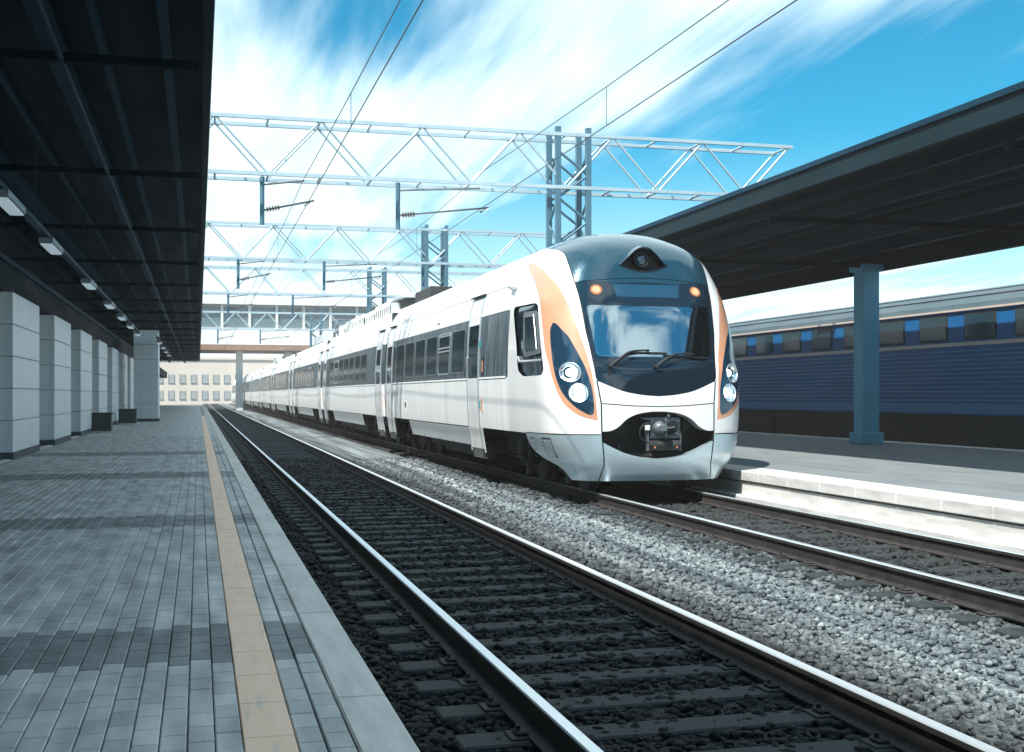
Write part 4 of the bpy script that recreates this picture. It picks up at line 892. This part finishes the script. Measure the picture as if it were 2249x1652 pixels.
def under(cr, L, gaps):
    b = B()
    for a, c, x, z0 in gaps: b.box(-x, x, a, c, z0, .94)
    b.box(-1.3, 1.3, .2, L - .2, .78, .94)
    b.build('underframe', 'under', cr)
def plate(cr, y, z, w, h, mat, name, d=.02):
    B().prism([(y - w / 2, z - h / 2), (y + w / 2, z - h / 2), (y + w / 2, z + h / 2), (y - w / 2, z + h / 2)], lambda u, q, e: (-(lx(q) + e), u, q), 0, d).build(name, mat, cr)
# leading carriage: local y measured from YE behind the nose tip
L1 = 18.05 - YE
c1 = put('carriage', shell(L1, False), train, (0, YE, 0)); o = YE
door(c1, 5.885 - o, 1.02, -1)
for y0, y1, k in ((6.75, 8.10, 0), (8.33, 9.64, 1), (9.84, 11.20, 0), (11.40, 12.79, 0), (12.97, 14.35, 0), (14.53, 15.93, 0)): window(c1, (y0 + y1) / 2 - o, 1.36 if not k else 1.3, k)
window(c1, 16.24 - o, .44, 0)
door(c1, 17.12 - o, 1.0, 1)
skirt(c1, 6.55 - o, 13.9 - o, [8.3 - o, 9.9 - o, 11.9 - o])
under(c1, L1, [(3.6 - o + .2, 5.1 - o, 1.2, .5), (6.8 - o, 10.2 - o, 1.45, .32), (10.4 - o, 12.2 - o, 1.4, .4)])
put_bogie(c1, 2.35 - o); put_bogie(c1, 14.9 - o)
plate(c1, 9.94 - o, 3.42, .30, .24, 'sign', 'vent_plate', .035); plate(c1, 14.29 - o, 1.30, .26, .30, 'sign', 'label_plate', .004); plate(c1, 14.29 - o, 1.34, .18, .14, 'under', 'label_plate', .007)
plate(c1, 5.05 - o, 2.17, .16, .34, 'gap', 'lock_panel', .006); plate(c1, 5.05 - o, 2.17, .06, .22, 'warn', 'door_tag', .012); plate(c1, 5.16 - o, 1.40, .07, .26, 'warn', 'door_tag', .012); plate(c1, 5.30 - o, 1.41, .05, .14, 'teal', 'door_button', .02); plate(c1, 5.29 - o, 2.62, .06, .13, 'teal', 'door_button', .035)
plate(c1, 17.80 - o, 1.40, .05, .22, 'warn', 'door_tag', .012)
# equipment on the leading roof
B().box(-.85, -.2, 15.3 - o, 17.8 - o, 4.38, 4.68, .02).build('roof_unit', 'under', c1)
CARN = 9; PITCH = 19.15; START = 18.45; LM = PITCH - .42
mid_shell = shell(LM)
def mid_car(i):
    y0 = START + PITCH * i; c = put('carriage', mid_shell, train, (0, y0, 0))
    door(c, .92, 1.06, -1); door(c, LM - 1.25, 1.06, 1)
    for k in range(7): window(c, 4.45 + 1.70 * k, 1.44, 1 if k == (5 if i % 2 == 0 else 1) else 0)
    skirt(c, 5.2, 14.4, [8.2, 11.3]); under(c, LM, [(5.5, 9, 1.45, .32), (9.4, 13.8, 1.42, .36)])
    put_bogie(c, 3.3); put_bogie(c, LM - 3.3)
    plate(c, 8.7, 3.42, .34, .24, 'sign', 'vent_plate', .035); plate(c, LM - 2.4, 1.30, .24, .28, 'sign', 'label_plate', .004)
    plate(c, .16, 1.40, .06, .24, 'warn', 'door_tag', .012)
    if i: return c
    # roof gear of the second carriage: a line of resistor grids behind white covers
    for a, d_, zt in ((3.4, 6.9, 4.76), (7.05, 9.6, 4.70), (10.0, 15.9, 4.75), (16.3, 18.3, 4.70)):
        B().box(-.99, -.95, a, d_, zt - .16, zt, .006).build('roof_cover', 'sign', c)
        B().box(-.9, .6, a, d_, 4.34, zt - .05).build('roof_unit', 'under', c)
        y = a + .1
        while y < d_: B().cyl((-1.0, y, 4.20), (-1.0, y, zt - .15), .022, 6).build('roof_post', 'sign', c); y += .44
    B().box(-.95, .5, 1.2, 4.6, 4.70, 4.80, .02).build('roof_cabinet', 'panel', c); B().box(-.8, .4, 1.3, 4.5, 4.36, 4.69).build('roof_unit', 'under', c)
    B().cyl((-.85, 2.6, 4.25), (-.85, 2.6, 4.62), .24, 20).build('roof_drum', 'panel', c)
    return c
for i in range(CARN):
    c = mid_car(i); y0 = START + PITCH * i
    if i == 1 or i == 3:
        pb = B(); 
        for s in (-.5, .5):
            pb.tube([(s, 4, 4.5), (s * .9, 5.6, 4.95), (s * .8, 4.2, 5.3)], .035, 6)
            for yy in (3.4, 5.8): pb.cyl((s, yy, 4.45), (s, yy, 4.75), .07, 10)
        pb.box(-.55, .55, 3.3, 5.9, 4.74, 4.80).tube([(-.85, 4.2, 5.24), (-.6, 4.2, 5.34), (.6, 4.2, 5.34), (.85, 4.2, 5.24)], .03, 6)
        pb.build('pantograph', 'steel', c); B().box(-.9, .7, 8, 12.5, 4.42, 4.8, .03).build('roof_unit', 'panel', c)
    gy = 18.05 if i == 0 else START + PITCH * (i - 1) + LM
    B().box(-1.45, 1.45, gy + .0, y0, 1.0, 4.1).build('gangway', 'rubber', train)

# ------------------------------------------------------------------ overhead line
def gantry(y, label, x0=-1.0, x1=16.0, mx=9.62, zb=7.1, zt=8.5, n=13):
    g = thing('overhead_gantry', label, 'gantry', (mx, y, .33), 'overhead line gantries')
    oz = -.33
    for yy in (-.45, .45):
        for z in (zb, zt): B().box(x0 - mx, x1 - mx, yy - .045, yy + .045, z + oz - .045, z + oz + .045).build('chord', 'lattice', g)
        dx = (x1 - x0 - .2) / n
        for k in range(n):
            xa = x0 - mx + .1 + dx * k; za, zb_ = (zb, zt) if k % 2 == 0 else (zt, zb)
            B().cyl((xa, yy, za + oz), (xa + dx, yy, zb_ + oz), .03, 6).build('diagonal_brace', 'lattice', g)
    for k in range(n + 1):
        xa = x0 - mx + .1 + (x1 - x0 - .2) / n * k
        for z in (zb, zt): B().cyl((xa, -.45, z + oz), (xa, .45, z + oz), .03, 6).build('cross_strut', 'lattice', g)
    for sx in (-.42, .42):
        for sy in (-.42, .42): B().box(sx - .07, sx + .07, sy - .07, sy + .07, 0, zt + oz + .2).build('mast_leg', 'mast', g)
    z = .3
    while z < zt - 1.0:
        for sy in (-.42, .42): B().cyl((-.42, sy, z), (.42, sy, z + .62), .035, 6).cyl((.42, sy, z + .62), (-.42, sy, z + 1.24), .035, 6).build('mast_lacing', 'mast', g)
        for sx in (-.42, .42): B().cyl((sx, -.42, z), (sx, .42, z + .62), .035, 6).cyl((sx, .42, z + .62), (sx, -.42, z + 1.24), .035, 6).build('mast_lacing', 'mast', g)
        z += 1.24
    for tx, wx in ((1.55, T1), (5.0, T2)):
        d = B().cyl((tx - mx, 0, zb + oz), (tx - mx, 0, 5.9 + oz), .06, 8).build('drop_post', 'mast', g)
        B().tube([(tx - mx, 0, 6.25 + oz), (wx - mx + .25, 0, 6.55 + oz), (wx - mx, 0, 6.42 + oz)], .025, 6).tube([(tx - mx, 0, 6.9 + oz), (wx - mx, 0, 7.05 + oz)], .025, 6).build('registration_arm', 'steel', g)
        ib = B()
        pa = Vector((tx - mx, 0, 6.25 + oz)); pb = Vector((wx - mx + .25, 0, 6.55 + oz)); ax = (pb - pa).normalized()
        for k in range(5): q = pa + ax * (.12 + k * .07); ib.cyl(q, q + ax * .03, .07, 10)
        ib.build('insulator', 'insul', g)['kind'] = 'stuff'
GY = (31, 50, 67, 103)
for y, lab in zip(GY, ('nearest lattice gantry spanning the tracks above the white train', 'second lattice gantry, behind the nearest one over the tracks', 'third lattice gantry, far over the tracks', 'farthest lattice gantry in front of the white concourse')): gantry(y, lab)
def wires(cx, zc, zm, l1, l2):
    sup = [-55, -20] + list(GY) + [147]
    b = B().tube([(cx, -55, zc), (cx, 147, zc)], .010, 6).build('contact_wire', 'wire'); tag(b, l1, 'wire', 'overhead wires')
    pts = []
    for a, c in zip(sup, sup[1:]):
        for k in range(10): t = k / 10; pts.append((cx, a + (c - a) * t, zm - 1.6 * (zm - zc) * t * (1 - t) * min(1, (c - a) / 40)))
    b = B().tube(pts + [(cx, 147, zm)], .009, 6).build('messenger_wire', 'wire'); tag(b, l2, 'wire', 'overhead wires')
    dr = B()
    for a, c in zip(sup, sup[1:]):
        n = max(2, int((c - a) / 9))
        for k in range(1, n): t = k / n; y = a + (c - a) * t; dr.cyl((cx, y, zc), (cx, y, zm - 1.6 * (zm - zc) * t * (1 - t) * min(1, (c - a) / 40)), .006, 5)
    dr.build('dropper', 'wire', b)['kind'] = 'stuff'
wires(T1 - .06, 6.22, 7.0, 'thin contact wire over the empty left track', 'upper sagging wire over the empty left track')
wires(T2, 6.50, 7.45, 'thin contact wire above the white train', 'upper sagging wire above the white train')

# ------------------------------------------------------------------ concourse over the tracks, far buildings
def concourse():
    g = thing('concourse_bridge', 'white glazed concourse bridge crossing over all the tracks far away', 'bridge', (8, 150, 0)); w0, w1 = -34, 46
    B().box(w0, w1, -3, 9, 7.6, 9.6).build('lower_wall', 'bridge', g); B().box(w0, w1, -3.3, 9.3, 6.95, 7.55).build('girder', 'girder', g)
    B().box(w0, w1, -2.4, 8.4, 9.6, 12.3).build('inner_wall', 'bridge', g); B().box(w0, w1, -3.4, 9.4, 12.35, 14.1, .05).build('roof', 'bridge', g)
    pn = B().box(-1.35, 1.35, -2.62, -2.5, 9.75, 12.15).mesh('window', 'bridgeglass'); ml = B().box(-.14, .14, -2.9, -2.41, 9.6, 12.35).mesh('mullion', 'bridge')
    x = w0 + 1.5
    while x < w1 - 1: put('window', pn, g, (x, 0, 0)); put('mullion', ml, g, (x + 1.6, 0, 0)); x += 3.2
    for x in (-13.3, -3.2, 2.6, 9.0): B().box(x - .4, x + .4, 0, 1, -.4, 6.95).build('support_column', 'bridge', g)
concourse()
def block(x0, x1, y, h, label, nx, nz):
    t = thing('far_building', label, 'building', ((x0 + x1) / 2, y, -.42)); w = (x1 - x0) / 2
    B().box(-w, w, 0, 14, 0, h).build('wall', 'dist', t); B().box(-w - .3, w + .3, -.3, 14.3, h, h + .5).build('roof', 'dist', t)
    m = B().box(-.55, .55, .02, .06, 0, 1.55).box(-.62, -.552, -.08, .06, -.06, 1.62).box(.552, .62, -.08, .06, -.06, 1.62).box(-.7, .7, -.16, -.003, -.14, -.062).mesh('window', 'distwin')
    for i in range(nx):
        for k in range(nz): put('window', m, t, (-w + (i + .5) * 2 * w / nx, -.07, 1.4 + k * 3.4))
block(-18, 16, 262, 9.5, 'long pale building with rows of windows at the far end of the tracks', 15, 2)
block(20, 60, 300, 14, 'taller pale building far behind the end of the white train', 12, 4)

# ------------------------------------------------------------------ air
hz = B().box(-720, 720, -720, 720, -1.5, 16.5).build('haze', 'gap'); hz['kind'] = 'stuff'
hm = bpy.data.materials.new('haze_air'); hm.use_nodes = True; hm.node_tree.nodes.clear()
pv = hm.node_tree.nodes.new('ShaderNodeVolumePrincipled'); pv.inputs['Color'].default_value = (1, .86, .76, 1); pv.inputs['Density'].default_value = .0008; pv.inputs['Anisotropy'].default_value = 0
ho = hm.node_tree.nodes.new('ShaderNodeOutputMaterial'); hm.node_tree.links.new(pv.outputs[0], ho.inputs['Volume'])
hz.data.materials.clear(); hz.data.materials.append(hm)
